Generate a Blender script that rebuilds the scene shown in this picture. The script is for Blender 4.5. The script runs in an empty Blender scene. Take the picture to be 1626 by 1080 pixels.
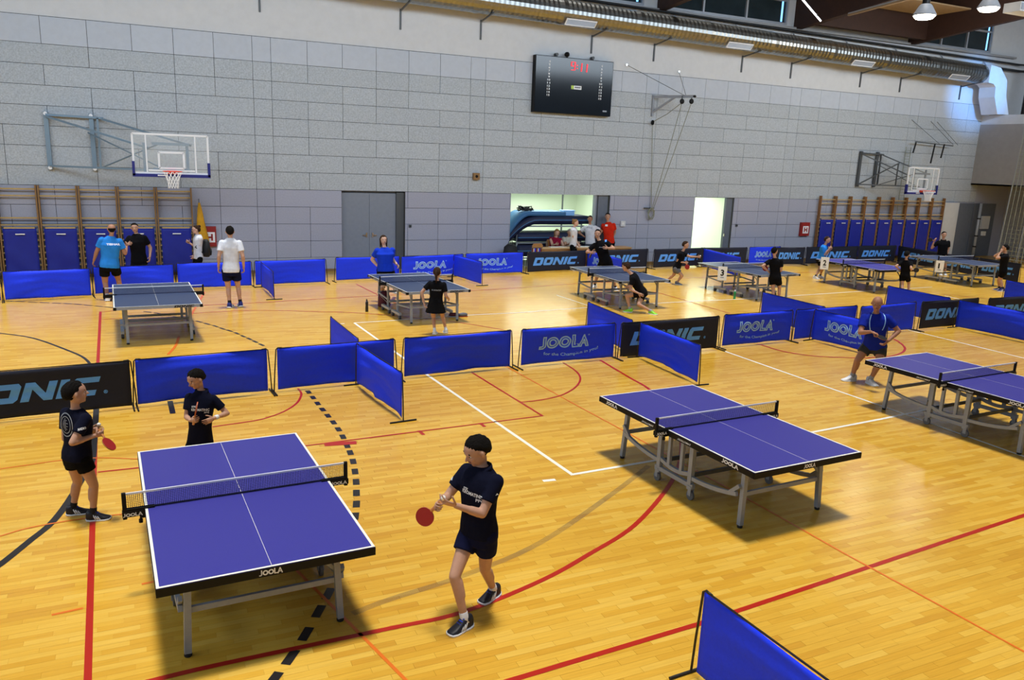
import bpy, bmesh, math, random
from mathutils import Vector, Matrix
from mathutils.bvhtree import BVHTree
random.seed(7)
S = bpy.context.scene
COL = S.collection
PI = math.pi
# ------------------------------------------------------------------ camera, sky, light, exposure
F_PX, CAM_H, PITCH, YAW, ROLL = 1251.7, 3.6683, 0.22461, 0.43696, 0.03805
_cy, _sy = math.cos(YAW), math.sin(YAW)
FW = Vector((_sy*math.cos(PITCH), _cy*math.cos(PITCH), -math.sin(PITCH)))
_r = Vector((_cy, -_sy, 0)); _u = _r.cross(FW)
CR = _r*math.cos(ROLL)+_u*math.sin(ROLL); CU = -_r*math.sin(ROLL)+_u*math.cos(ROLL)
CAM = Vector((0, 0, CAM_H))
cd = bpy.data.cameras.new('camera'); cam = bpy.data.objects.new('camera', cd); COL.objects.link(cam)
cam.matrix_world = Matrix(((CR.x, CU.x, -FW.x, 0), (CR.y, CU.y, -FW.y, 0), (CR.z, CU.z, -FW.z, CAM_H), (0, 0, 0, 1)))
cd.sensor_width = 36; cd.lens = F_PX/1626*36; cd.clip_end = 200
S.camera = cam
w = bpy.data.worlds.new('world'); S.world = w; w.use_nodes = True
w.node_tree.nodes['Background'].inputs[0].default_value = (0.80, 0.90, 1.0, 1)
w.node_tree.nodes['Background'].inputs[1].default_value = 0.12
def area(name, loc, rot, sx, sy, power, col, spread=180):
    l = bpy.data.lights.new(name, 'AREA'); l.shape = 'RECTANGLE'; l.size = sx; l.size_y = sy
    l.energy = power; l.color = col; l.spread = math.radians(spread)
    o = bpy.data.objects.new(name, l); o.location = loc; o.rotation_euler = rot; COL.objects.link(o); return o
# roof light over the hall (skylight bands), added fills for the hall, back wall and front, window on the far right
area('roof_light', (12, 11.5, 10.2), (0, 0, 0), 52, 26, 4650, (1.0, 0.97, 0.92), 11)
area('roof_glow', (12, 11, 10.1), (0, 0, 0), 44, 20, 120, (0.97, 0.98, 1.0), 170)  # wide soft fill added under the roof, not a fitting of its own
area('window_light', (14, 9.5, 9.6), (math.radians(74), 0, 0), 52, 2.5, 1700, (0.74, 0.87, 1.0), 120)  # added cool fill hung mid-hall and aimed at the back wall, no window there
area('near_window_light', (8, -4, 7), (math.radians(66), 0, 0), 30, 3, 120, (0.80, 0.90, 1.0), 150)  # added frontal fill from the camera side for barrier fronts, not a real window
area('left_window_light', (-8.5, 10, 6.5), (0, math.radians(-78), 0), 3, 22, 500, (0.70, 0.85, 1.0), 150)
sp = bpy.data.lights.new('side_window_light', 'SPOT'); sp.energy = 5200; sp.color = (0.12, 0.42, 1.0); sp.spot_size = math.radians(24); sp.spot_blend = 1.0; sp.shadow_soft_size = .15
so = bpy.data.objects.new('side_window_light', sp); COL.objects.link(so); so.location = (31.5, 16, 8.6)
so.rotation_euler = (Vector((34.0, 25, 7.3))-Vector(so.location)).to_track_quat('-Z', 'Y').to_euler()
S.view_settings.view_transform = 'Standard'; S.view_settings.look = 'None'
S.view_settings.exposure = 0.0; S.view_settings.gamma = 1.0; S.view_settings.use_curve_mapping = False
S.cycles.max_bounces = 6

# ------------------------------------------------------------------ survey helpers (picture pixel -> point of the hall)
def ray(px, py): return FW + CR*((px-813)/F_PX) + CU*((540-py)/F_PX)
def gz(px, py, z=0.0):
    d = ray(px, py); t = (z-CAM_H)/d.z; return CAM+d*t
def gy(px, py, Y):
    d = ray(px, py); return CAM+d*(Y/d.y)
def gx(px, py, X):
    d = ray(px, py); return CAM+d*(X/d.x)
WY = 25.07

# ------------------------------------------------------------------ materials
def lin(c): return tuple(((v/255)/12.92 if v <= 10 else ((v/255+.055)/1.055)**2.4) for v in c)+(1,)
MATS = {}
def mat(name, col, rough=.6, metal=0, noise=0, nscale=40, bump=0, bscale=60, coat=0, emit=None, estr=1, objvar=0, spec=.5):
    if name in MATS: return MATS[name]
    m = bpy.data.materials.new(name); m.use_nodes = True; nt = m.node_tree; N = nt.nodes; L = nt.links
    b = N['Principled BSDF']; c = lin(col)
    b.inputs['Base Color'].default_value = c; b.inputs['Roughness'].default_value = rough; b.inputs['Metallic'].default_value = metal
    b.inputs['Specular IOR Level'].default_value = spec
    if coat: b.inputs['Coat Weight'].default_value = coat; b.inputs['Coat Roughness'].default_value = .15
    tc = N.new('ShaderNodeTexCoord')
    src = None
    if noise or objvar:
        hsv = N.new('ShaderNodeHueSaturation'); hsv.inputs['Color'].default_value = c
        add = None
        if noise:
            n = N.new('ShaderNodeTexNoise'); n.inputs['Scale'].default_value = nscale; n.inputs['Detail'].default_value = 4
            L.new(tc.outputs['Object'], n.inputs['Vector'])
            mr = N.new('ShaderNodeMapRange'); mr.inputs[1].default_value = .3; mr.inputs[2].default_value = .7
            mr.inputs[3].default_value = 1-noise; mr.inputs[4].default_value = 1+noise; L.new(n.outputs['Fac'], mr.inputs[0]); add = mr.outputs[0]
        if objvar:
            oi = N.new('ShaderNodeObjectInfo'); m2 = N.new('ShaderNodeMapRange'); m2.inputs[3].default_value = 1-objvar; m2.inputs[4].default_value = 1+objvar
            L.new(oi.outputs['Random'], m2.inputs[0])
            if add:
                mu = N.new('ShaderNodeMath'); mu.operation = 'MULTIPLY'; L.new(add, mu.inputs[0]); L.new(m2.outputs[0], mu.inputs[1]); add = mu.outputs[0]
            else: add = m2.outputs[0]
        L.new(add, hsv.inputs['Value']); L.new(hsv.outputs['Color'], b.inputs['Base Color'])
    if bump:
        n2 = N.new('ShaderNodeTexNoise'); n2.inputs['Scale'].default_value = bscale; n2.inputs['Detail'].default_value = 3
        L.new(tc.outputs['Object'], n2.inputs['Vector'])
        bp = N.new('ShaderNodeBump'); bp.inputs['Strength'].default_value = bump; bp.inputs['Distance'].default_value = .02
        L.new(n2.outputs['Fac'], bp.inputs['Height']); L.new(bp.outputs['Normal'], b.inputs['Normal'])
    if emit:
        b.inputs['Emission Color'].default_value = lin(emit); b.inputs['Emission Strength'].default_value = estr
    MATS[name] = m; return m
def M(n): return MATS[n]
PW, PL = .066, .49        # parquet strip width and length
def make_wood():
    m = bpy.data.materials.new('maple_parquet'); m.use_nodes = True; nt = m.node_tree; N = nt.nodes; L = nt.links; b = N['Principled BSDF']
    g = N.new('ShaderNodeNewGeometry'); sx = N.new('ShaderNodeSeparateXYZ'); L.new(g.outputs['Position'], sx.inputs[0])
    def ma(op, a, bb=None):
        n = N.new('ShaderNodeMath'); n.operation = op
        for i, v in enumerate((a, bb)):
            if v is None: continue
            if isinstance(v, (int, float)): n.inputs[i].default_value = v
            else: L.new(v, n.inputs[i])
        return n.outputs[0]
    row = ma('FLOOR', ma('DIVIDE', sx.outputs['Y'], PW))
    off = ma('MULTIPLY', ma('FRACT', ma('MULTIPLY', row, .618034)), PL)
    col = ma('FLOOR', ma('DIVIDE', ma('ADD', sx.outputs['X'], off), PL))
    cx = N.new('ShaderNodeCombineXYZ'); L.new(col, cx.inputs[0]); L.new(row, cx.inputs[1])
    wn = N.new('ShaderNodeTexWhiteNoise'); wn.noise_dimensions = '2D'; L.new(cx.outputs[0], wn.inputs['Vector'])
    cr = N.new('ShaderNodeValToRGB'); e = cr.color_ramp.elements
    e[0].position = 0; e[0].color = lin((203, 152, 60)); e[1].position = 1; e[1].color = lin((222, 180, 84))
    k = cr.color_ramp.elements.new(.08); k.color = lin((208, 158, 60)); k = cr.color_ramp.elements.new(.6); k.color = lin((218, 172, 72))
    L.new(wn.outputs['Value'], cr.inputs[0])
    # grain stretched along the strips
    mp = N.new('ShaderNodeMapping'); mp.inputs['Scale'].default_value = (2.2, 38, 1); L.new(g.outputs['Position'], mp.inputs[0])
    nz = N.new('ShaderNodeTexNoise'); nz.inputs['Scale'].default_value = 1.6; nz.inputs['Detail'].default_value = 5; L.new(mp.outputs[0], nz.inputs['Vector'])
    mr = N.new('ShaderNodeMapRange'); mr.inputs[1].default_value = .3; mr.inputs[2].default_value = .7; mr.inputs[3].default_value = .93; mr.inputs[4].default_value = 1.06; L.new(nz.outputs['Fac'], mr.inputs[0])
    # broad wear
    n3 = N.new('ShaderNodeTexNoise'); n3.inputs['Scale'].default_value = .55; n3.inputs['Detail'].default_value = 3; L.new(g.outputs['Position'], n3.inputs['Vector'])
    m3 = N.new('ShaderNodeMapRange'); m3.inputs[1].default_value = .3; m3.inputs[2].default_value = .7; m3.inputs[3].default_value = .94; m3.inputs[4].default_value = 1.05; L.new(n3.outputs['Fac'], m3.inputs[0])
    mu = ma('MULTIPLY', mr.outputs[0], m3.outputs[0])
    hs = N.new('ShaderNodeHueSaturation'); L.new(cr.outputs[0], hs.inputs['Color']); L.new(mu, hs.inputs['Value'])
    hs.inputs['Saturation'].default_value = 1.02
    L.new(hs.outputs[0], b.inputs['Base Color'])
    b.inputs['Roughness'].default_value = .22; b.inputs['Specular IOR Level'].default_value = .36
    bp = N.new('ShaderNodeBump'); bp.inputs['Strength'].default_value = .06; bp.inputs['Distance'].default_value = .01
    L.new(nz.outputs['Fac'], bp.inputs['Height']); L.new(bp.outputs[0], b.inputs['Normal'])
    MATS['wood'] = m
make_wood()
mat('panel_mid', (176, 184, 192), .9, noise=.16, nscale=26, bump=.3, bscale=60, objvar=.03)
mat('panel_top', (186, 194, 206), .85, noise=.03, nscale=8, objvar=.02)
mat('panel_low', (164, 168, 186), .85, noise=.06, nscale=30, objvar=.03)
mat('wall_backing', (70, 72, 76), .9)
mat('plaster', (205, 208, 212), .9, noise=.03, nscale=5, bump=.1)
mat('plaster_grey', (150, 150, 152), .9, noise=.04, nscale=5)
mat('storage_wall', (222, 230, 214), .9, emit=None)
mat('door_grey', (128, 136, 150), .55, noise=.04, nscale=10)
mat('door_dark', (100, 108, 122), .6, noise=.05, nscale=10)
mat('timber_dark', (50, 27, 18), .7, noise=.15, nscale=6, bump=.1)
mat('timber_pale', (150, 128, 100), .8, noise=.06, nscale=8)
mat('ceiling_dark', (70, 58, 48), .9)
mat('galvanised', (150, 152, 150), .32, 1, noise=.08, nscale=14)
mat('steel', (168, 174, 184), .4, .2, noise=.03)
mat('steel_grey', (146, 152, 162), .5, 0, noise=.04, nscale=30)
mat('steel_blue', (120, 142, 160), .5, .2, noise=.05)
mat('steel_dark', (84, 88, 92), .5, .3)
mat('chrome', (210, 212, 214), .2, 1)
mat('black_metal', (16, 17, 19), .45, 0, noise=.05)
mat('black_plastic', (11, 11, 13), .6, spec=.25)
mat('rubber', (22, 22, 24), .8)
mat('wheel_grey', (104, 106, 110), .6)
mat('white_paint', (232, 234, 238), .5)
mat('white_plastic', (235, 235, 232), .4)
mat('table_purple', (58, 56, 146), .42, noise=.05, nscale=180, spec=.4)
mat('table_grey', (52, 66, 98), .42, noise=.05, nscale=180, spec=.4)
mat('net_cord', (24, 25, 36), .8)
mat('net_blue', (34, 42, 78), .8)
mat('cloth_blue', (4, 54, 255), .75, noise=.06, nscale=25, bump=.2, bscale=14)
mat('cloth_blue_dark', (20, 34, 140), .8, noise=.06, nscale=25, bump=.2, bscale=14)
mat('cloth_navy', (12, 20, 44), .8, noise=.08, nscale=25, bump=.15, bscale=14)
mat('print_cyan', (92, 164, 255), .7)
mat('print_pale', (150, 200, 255), .7)
mat('print_white', (236, 238, 242), .6)
mat('print_grey', (150, 158, 172), .6)
mat('print_black', (10, 10, 12), .5)
mat('line_red', (176, 36, 22), .35); mat('line_orange', (222, 112, 30), .35); mat('line_black', (34, 33, 34), .35)
mat('line_white', (240, 238, 226), .35)
mat('bar_wood', (196, 168, 112), .5, noise=.08, nscale=12)
mat('bar_post', (138, 104, 62), .55, noise=.1, nscale=12)
mat('bar_post_orange', (140, 98, 54), .55, noise=.1, nscale=12)
mat('mat_blue', (13, 32, 150), .65, noise=.05, nscale=6, bump=.35, bscale=3)
mat('mat_dark', (18, 26, 62), .6, noise=.1, nscale=6); mat('mat_pale', (60, 110, 160), .6)
mat('skin', (188, 144, 120), .55, noise=.04, nscale=30, spec=.35)
mat('skin_pale', (206, 164, 142), .55, noise=.04, nscale=30, spec=.35)
mat('skin_tan', (168, 120, 94), .55, noise=.04, nscale=30, spec=.35)
mat('lips', (160, 92, 80), .5)
mat('hair_dark', (14, 10, 8), .8, spec=.15, noise=.3, nscale=70, bump=.6, bscale=110)
mat('hair_brown', (54, 36, 24), .8, spec=.15, noise=.3, nscale=70, bump=.6, bscale=110)
mat('hair_blond', (140, 104, 64), .8, spec=.15, noise=.25, nscale=70, bump=.6, bscale=110)
mat('hair_grey', (150, 142, 134), .7, noise=.2, nscale=70)
mat('eye_dark', (26, 20, 18), .25)
def cl(name, c): return mat(name, c, .9, noise=.10, nscale=9, bump=.55, bscale=11, spec=.12)
cl('shirt_navy', (11, 14, 34)); cl('shirt_black', (13, 13, 17)); cl('shirt_royal', (24, 58, 190)); cl('shirt_oldblue', (22, 40, 150))
cl('shirt_sky', (42, 128, 214)); cl('shirt_white', (214, 216, 224)); cl('shirt_red', (206, 44, 24)); cl('shirt_crimson', (140, 22, 52)); cl('shirt_cream', (196, 190, 176))
cl('shorts_black', (9, 9, 12)); cl('shorts_navy', (14, 18, 48)); cl('shorts_grey', (104, 106, 112)); cl('shorts_olive', (58, 58, 58)); cl('jeans', (70, 78, 92))
mat('sock_white', (226, 226, 230), .9); mat('sock_grey', (150, 156, 168), .9); mat('sock_black', (18, 18, 22), .9)
mat('shoe_white', (224, 226, 230), .5); mat('shoe_black', (18, 20, 34), .5); mat('shoe_blue', (28, 44, 130), .5); mat('shoe_green', (140, 220, 40), .45); mat('shoe_grey', (92, 96, 108), .6)
mat('lace_red', (190, 40, 36), .7); mat('lace_blue', (36, 64, 200), .7)
mat('rubber_red', (158, 22, 26), .55); mat('rubber_black', (18, 18, 20), .55); mat('racket_wood', (196, 128, 72), .5)
mat('ball_white', (244, 242, 236), .35)
mat('desk_wood', (190, 132, 72), .45, noise=.08, nscale=6); mat('desk_top', (206, 160, 104), .4)
mat('paper', (240, 240, 236), .8)
mat('sign_red', (150, 28, 26), .5); mat('fabric_yellow', (206, 152, 26), .8, noise=.1, nscale=10, bump=.4, bscale=8)
mat('board_glass', (12, 20, 30), .12, spec=.6, noise=.15, nscale=3)
mat('led_red', (255, 60, 60), .5, emit=(255, 30, 50), estr=1.5)
mat('lamp_glow', (255, 250, 235), .5, emit=(255, 248, 225), estr=9)
mat('tube_glow', (255, 255, 255), .5, emit=(235, 245, 255), estr=3)
mat('rope', (140, 144, 130), .9); mat('hoop_red', (206, 60, 36), .45); mat('pad_blue', (24, 30, 120), .5)
mat('bottle_black', (20, 24, 22), .35); mat('bottle_lime', (170, 200, 50), .35); mat('bottle_green', (40, 140, 80), .2); mat('bag_maroon', (84, 16, 34), .7)
mat('bag_black', (20, 20, 24), .7); mat('window_glass', (40, 52, 58), .1, spec=.6, noise=.2, nscale=2); mat('sky_gap', (170, 215, 255), .5, emit=(120, 190, 255), estr=1.6)
def make_glass():
    m = bpy.data.materials.new('clear_board'); m.use_nodes = True; nt = m.node_tree; N = nt.nodes; L = nt.links
    b = N['Principled BSDF']; b.inputs['Base Color'].default_value = (.85, .92, .95, 1); b.inputs['Roughness'].default_value = .05
    t = N.new('ShaderNodeBsdfTransparent'); x = N.new('ShaderNodeMixShader'); x.inputs[0].default_value = .12
    L.new(t.outputs[0], x.inputs[1]); L.new(b.outputs[0], x.inputs[2]); L.new(x.outputs[0], N['Material Output'].inputs[0]); MATS['clear'] = m
    m = bpy.data.materials.new('faded_line'); m.use_nodes = True; nt = m.node_tree; N = nt.nodes; L = nt.links
    b = N['Principled BSDF']; b.inputs['Base Color'].default_value = lin((120, 108, 90)); b.inputs['Roughness'].default_value = .35
    t = N.new('ShaderNodeBsdfTransparent'); x = N.new('ShaderNodeMixShader')
    n = N.new('ShaderNodeTexNoise'); n.inputs['Scale'].default_value = 5; mr = N.new('ShaderNodeMapRange'); mr.inputs[3].default_value = .05; mr.inputs[4].default_value = .5
    L.new(n.outputs['Fac'], mr.inputs[0]); L.new(mr.outputs[0], x.inputs[0])
    L.new(t.outputs[0], x.inputs[1]); L.new(b.outputs[0], x.inputs[2]); L.new(x.outputs[0], N['Material Output'].inputs[0]); MATS['faded'] = m
make_glass()

# ------------------------------------------------------------------ mesh builder
class MB:
    def __init__(s): s.v = []; s.f = []
    def add(s, vs, fs):
        o = len(s.v); s.v += [tuple(v) for v in vs]; s.f += [tuple(i+o for i in f) for f in fs]; return s
    def box(s, a, b, mtx=None):
        x0, y0, z0 = a; x1, y1, z1 = b
        vs = [Vector(p) for p in ((x0, y0, z0), (x1, y0, z0), (x1, y1, z0), (x0, y1, z0), (x0, y0, z1), (x1, y0, z1), (x1, y1, z1), (x0, y1, z1))]
        if mtx: vs = [mtx @ v for v in vs]
        return s.add(vs, [(0, 3, 2, 1), (4, 5, 6, 7), (0, 1, 5, 4), (1, 2, 6, 5), (2, 3, 7, 6), (3, 0, 4, 7)])
    def bbox(s, a, b, r=.004, mtx=None):    # box with chamfered vertical edges
        x0, y0, z0 = a; x1, y1, z1 = b; r = min(r, abs(x1-x0)/3, abs(y1-y0)/3)
        ring = [(x0+r, y0), (x1-r, y0), (x1, y0+r), (x1, y1-r), (x1-r, y1), (x0+r, y1), (x0, y1-r), (x0, y0+r)]
        vs = [Vector((x, y, z)) for z in (z0, z1) for x, y in ring]
        if mtx: vs = [mtx @ v for v in vs]
        return s.add(vs, [tuple(range(7, -1, -1)), tuple(range(8, 16))]+[(i, (i+1) % 8, 8+(i+1) % 8, 8+i) for i in range(8)])
    def bar(s, p, q, wd, ht, up=Vector((0, 0, 1))):   # rectangular bar from p to q
        p = Vector(p); q = Vector(q); d = (q-p).normalized(); up = Vector(up)
        if abs(d.dot(up)) > .98: up = Vector((0, 1, 0))
        x = d.cross(up).normalized(); y = x.cross(d)
        vs = []
        for c in (p, q):
            for a, b in ((-1, -1), (1, -1), (1, 1), (-1, 1)): vs.append(c+x*(a*wd/2)+y*(b*ht/2))
        return s.add(vs, [(0, 3, 2, 1), (4, 5, 6, 7), (0, 1, 5, 4), (1, 2, 6, 5), (2, 3, 7, 6), (3, 0, 4, 7)])
    def loft(s, rings, cap=True):     # rings: list of lists of points of equal count
        n = len(rings[0]); vs = [p for r in rings for p in r]; fs = []
        for k in range(len(rings)-1):
            for i in range(n): fs.append((k*n+i, k*n+(i+1) % n, (k+1)*n+(i+1) % n, (k+1)*n+i))
        if cap: fs += [tuple(range(n-1, -1, -1)), tuple((len(rings)-1)*n+i for i in range(n))]
        return s.add(vs, fs)
    def tube(s, pts, r, n=8, cap=True):
        pts = [Vector(p) for p in pts]; rr = r if isinstance(r, (list, tuple)) else [r]*len(pts)
        rings = []; px = None
        for i, p in enumerate(pts):
            d = (pts[min(i+1, len(pts)-1)]-pts[max(i-1, 0)]).normalized()
            if px is None:
                px = d.orthogonal().normalized()
            else:
                px = (px-d*px.dot(d)); px = px.normalized() if px.length > 1e-6 else d.orthogonal().normalized()
            y = d.cross(px); rings.append([p+(px*math.cos(a)+y*math.sin(a))*rr[i] for a in [2*PI*k/n for k in range(n)]])
        return s.loft(rings, cap)
    def caps(s, p, q, r0, r1, n=14, m=3):     # tapered capsule
        p = Vector(p); q = Vector(q); d = (q-p); L_ = d.length; d = d.normalized() if L_ > 1e-6 else Vector((0, 0, 1))
        pts = []; rr = []
        for k in range(m+1):
            a = PI/2*k/m; pts.append(p-d*(r0*math.cos(a))); rr.append(max(r0*math.sin(a), r0*.05))
        for k in range(m+1):
            a = PI/2*k/m; pts.append(q+d*(r1*math.sin(a))); rr.append(max(r1*math.cos(a), r1*.05))
        x = d.orthogonal().normalized(); y = d.cross(x)
        return s.loft([[c+(x*math.cos(t)+y*math.sin(t))*r for t in [2*PI*k/n for k in range(n)]] for c, r in zip(pts, rr)])
    def ell(s, c, X, Y, Z, n=18, m=10, fn=None):       # ellipsoid with axis vectors
        c = Vector(c); rings = []
        for j in range(m+1):
            ph = PI*j/m; z = math.cos(ph); r = max(math.sin(ph), .02)
            ring = []
            for k in range(n):
                t = 2*PI*k/n; u = (r*math.cos(t), r*math.sin(t), z); q = fn(*u) if fn else 1
                ring.append(c+(X*u[0]+Y*u[1]+Z*u[2])*q)
            rings.append(ring)
        rings.reverse(); return s.loft(rings)
    def lathe(s, c, prof, n=16, ax=Vector((0, 0, 1))):
        ax = Vector(ax).normalized(); x = ax.orthogonal().normalized(); y = ax.cross(x); c = Vector(c)
        return s.loft([[c+ax*z+(x*math.cos(t)+y*math.sin(t))*max(r, 1e-4) for t in [2*PI*k/n for k in range(n)]] for r, z in prof])
    def mesh(s, name, m, smooth=False):
        me = bpy.data.meshes.new(name); me.from_pydata(s.v, [], s.f)
        if m: me.materials.append(MATS[m] if isinstance(m, str) else m)
        me.polygons.foreach_set('use_smooth', [smooth]*len(me.polygons)); me.update(); return me
    def build(s, name, m, parent=None, smooth=False, kind=None, label=None):
        o = bpy.data.objects.new(name, s.mesh(name, m, smooth)); COL.objects.link(o)
        if parent: o.parent = parent
        if kind: o['kind'] = kind
        if label: o['label'] = label
        return o
def linkmesh(name, me, parent=None, loc=(0, 0, 0), rz=0):
    o = bpy.data.objects.new(name, me); COL.objects.link(o); o.location = loc; o.rotation_euler.z = rz
    if parent: o.parent = parent
    return o
def thing(name, label, cat, loc=(0, 0, 0), rz=0, group=None):
    o = bpy.data.objects.new(name, None); COL.objects.link(o); o.location = loc; o.rotation_euler.z = rz; o.empty_display_size = .1
    o['label'] = label; o['category'] = cat
    if group: o['group'] = group
    return o
def tag(o, label, cat, group=None):
    o['label'] = label; o['category'] = cat
    if group: o['group'] = group
    return o
def struct(o): o['kind'] = 'structure'; return o
def copy_tree(o, parent=None):
    c = o.copy(); COL.objects.link(c)
    if parent: c.parent = parent
    for ch in list(o.children): copy_tree(ch, c)
    return c

# ------------------------------------------------------------------ lettering (polygons in a 2-D box, mapped on a surface)
def chop(v, f, mx):       # split triangles until every edge < mx
    tris = []
    for p in f:
        for i in range(1, len(p)-1): tris.append((v[p[0]], v[p[i]], v[p[i+1]]))
    out = []; st = tris
    while st:
        a, b, c = st.pop()
        e = [((a[0]-b[0])**2+(a[1]-b[1])**2, 0), ((b[0]-c[0])**2+(b[1]-c[1])**2, 1), ((c[0]-a[0])**2+(c[1]-a[1])**2, 2)]
        L2, k = max(e)
        if L2 <= mx*mx: out.append((a, b, c)); continue
        if k == 0: m = ((a[0]+b[0])/2, (a[1]+b[1])/2); st += [(a, m, c), (m, b, c)]
        elif k == 1: m = ((b[0]+c[0])/2, (b[1]+c[1])/2); st += [(a, b, m), (a, m, c)]
        else: m = ((a[0]+c[0])/2, (a[1]+c[1])/2); st += [(a, b, m), (m, b, c)]
    return out
def letters_blocky(word, slant=.3):
    polys = []; x = 0
    W = {'D': 1.15, 'O': 1.15, 'N': 1.25, 'I': .36, 'C': 1.1}
    for ch in word:
        w_ = W[ch]; t = .36; h = .29
        def P(*q): polys.append([(x+a*w_+slant*b, b) for a, b in q])
        tt = t/w_
        lefth = [(0, .16), (.12, 0), (tt, h), (tt, 1-h), (.12, 1), (0, .84)]
        righth = [(1-tt, h), (.88, 0), (1, .16), (1, .84), (.88, 1), (1-tt, 1-h)]
        if ch == 'D':
            P((0, 0), (tt, 0), (tt, 1), (0, 1)); P((tt, 0), (.88, 0), (1-tt, h), (tt, h)); P((tt, 1-h), (1-tt, 1-h), (.88, 1), (tt, 1)); P(*righth)
        elif ch == 'O':
            P(*lefth); P((.12, 0), (.88, 0), (1-tt, h), (tt, h)); P((tt, 1-h), (1-tt, 1-h), (.88, 1), (.12, 1)); P(*righth)
        elif ch == 'C':
            P(*lefth); P((.12, 0), (1, 0), (1, h), (tt, h)); P((tt, 1-h), (1, 1-h), (1, 1), (.12, 1))
        elif ch == 'I': P((0, 0), (1, 0), (1, 1), (0, 1))
        elif ch == 'N':
            t2 = .27; P((0, 0), (t2, 0), (t2, 1), (0, 1)); P((1-t2, 0), (1, 0), (1, 1), (1-t2, 1)); P((0, 1), (1-t2, 0), (1, 0), (t2+.02, 1))
        x += w_+.13
    W_ = x-.13+slant
    v = []; f = []
    for p in polys: o = len(v); v += [(a/W_, b) for a, b in p]; f.append(tuple(range(o, o+len(p))))
    return v, f, W_       # x in 0..1, y in 0..1, aspect
def letters_inline(word='JOOLA', solid=False):
    polys = []
    def stroke(pts, wd):
        for i in range(len(pts)-1):
            (x0, y0), (x1, y1) = pts[i], pts[i+1]; d = math.hypot(x1-x0, y1-y0) or 1; nx, ny = -(y1-y0)/d*wd/2, (x1-x0)/d*wd/2
            ex, ey = (x1-x0)/d*wd*.3, (y1-y0)/d*wd*.3
            polys.append([(x0-nx-ex, y0-ny-ey), (x1-nx+ex, y1-ny+ey), (x1+nx+ex, y1+ny+ey), (x0+nx-ex, y0+ny-ey)])
    def ring(cx, cy, r, wd, n=20):
        for k in range(n):
            a, b = 2*PI*k/n, 2*PI*(k+1)/n; ri, ro = r-wd/2, r+wd/2
            polys.append([(cx+ri*math.cos(a), cy+ri*math.sin(a)), (cx+ro*math.cos(a), cy+ro*math.sin(a)), (cx+ro*math.cos(b), cy+ro*math.sin(b)), (cx+ri*math.cos(b), cy+ri*math.sin(b))])
    T = .1
    if solid:
        stroke([(.34, 1), (.34, .22), (.24, .1), (0, .1)], .2)
        ring(.98, .5, .36, .24); ring(1.92, .5, .36, .24)
        stroke([(2.52, 1), (2.52, .1), (2.98, .1)], .2); stroke([(3.06, 0), (3.42, .95), (3.78, 0)], .2); stroke([(3.2, .3), (3.64, .3)], .16)
        W_ = 3.9
    else:
        stroke([(.28, 1), (.28, .28), (.2, .22), (0, .22)], T); stroke([(.46, 1), (.46, .2), (.3, .05), (0, .05)], T); stroke([(.28, .97), (.46, .97)], T); stroke([(.02, .22), (.02, .05)], T)
        for cx in (1.02, 1.98): ring(cx, .5, .43, T*1.1); ring(cx, .5, .25, T*1.1)
        stroke([(2.58, 1), (2.58, .04), (3.06, .04), (3.06, .22), (2.76, .22), (2.76, 1), (2.58, 1)], T)
        stroke([(3.12, .03), (3.5, .97), (3.88, .03), (3.7, .03), (3.5, .6), (3.3, .03), (3.12, .03)], T); stroke([(3.4, .28), (3.6, .28)], T)
        ring(3.86, .95, .05, .03, 8); W_ = 3.95
    v = []; f = []
    for p in polys: o = len(v); v += [(a/W_, b) for a, b in p]; f.append(tuple(range(o, o+len(p))))
    return v, f, W_
_tc = {}
def letters_font(txt, bold=.02):
    if txt in _tc: return _tc[txt]
    cu = bpy.data.curves.new('t', 'FONT'); cu.body = txt; cu.size = 1; cu.offset = bold; cu.resolution_u = 2
    o = bpy.data.objects.new('t', cu); COL.objects.link(o); dg = bpy.context.evaluated_depsgraph_get(); dg.update()
    me = bpy.data.meshes.new_from_object(o.evaluated_get(dg)); COL.objects.unlink(o); bpy.data.objects.remove(o)
    v = [(q.co.x, q.co.y) for q in me.vertices]; f = [tuple(p.vertices) for p in me.polygons]; bpy.data.meshes.remove(me)
    x0 = min(q[0] for q in v); x1 = max(q[0] for q in v); y0 = min(q[1] for q in v); y1 = max(q[1] for q in v)
    v = [((a-x0)/(x1-x0), (b-y0)/(y1-y0)) for a, b in v]; _tc[txt] = (v, f, (x1-x0)/(y1-y0)); return _tc[txt]
def decal(L_, x0, y0, ht, fn, name, m, parent, wd=None, mx=.06, label=None):
    """letters L_ put at (x0,y0) in surface coordinates, height ht; fn(u,v)->3-D point"""
    v, f, asp = L_; wd = wd or asp*ht
    vv = [(x0+a*wd, y0+b*ht) for a, b in v]; mb = MB()
    for t in chop(vv, f, mx): mb.add([fn(*q) for q in t], [(0, 1, 2)])
    return mb.build(name, m, parent, label=label)
def flat(o, X, Y): o = Vector(o); X = Vector(X); Y = Vector(Y); return lambda u, v: o+X*u+Y*v

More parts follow.
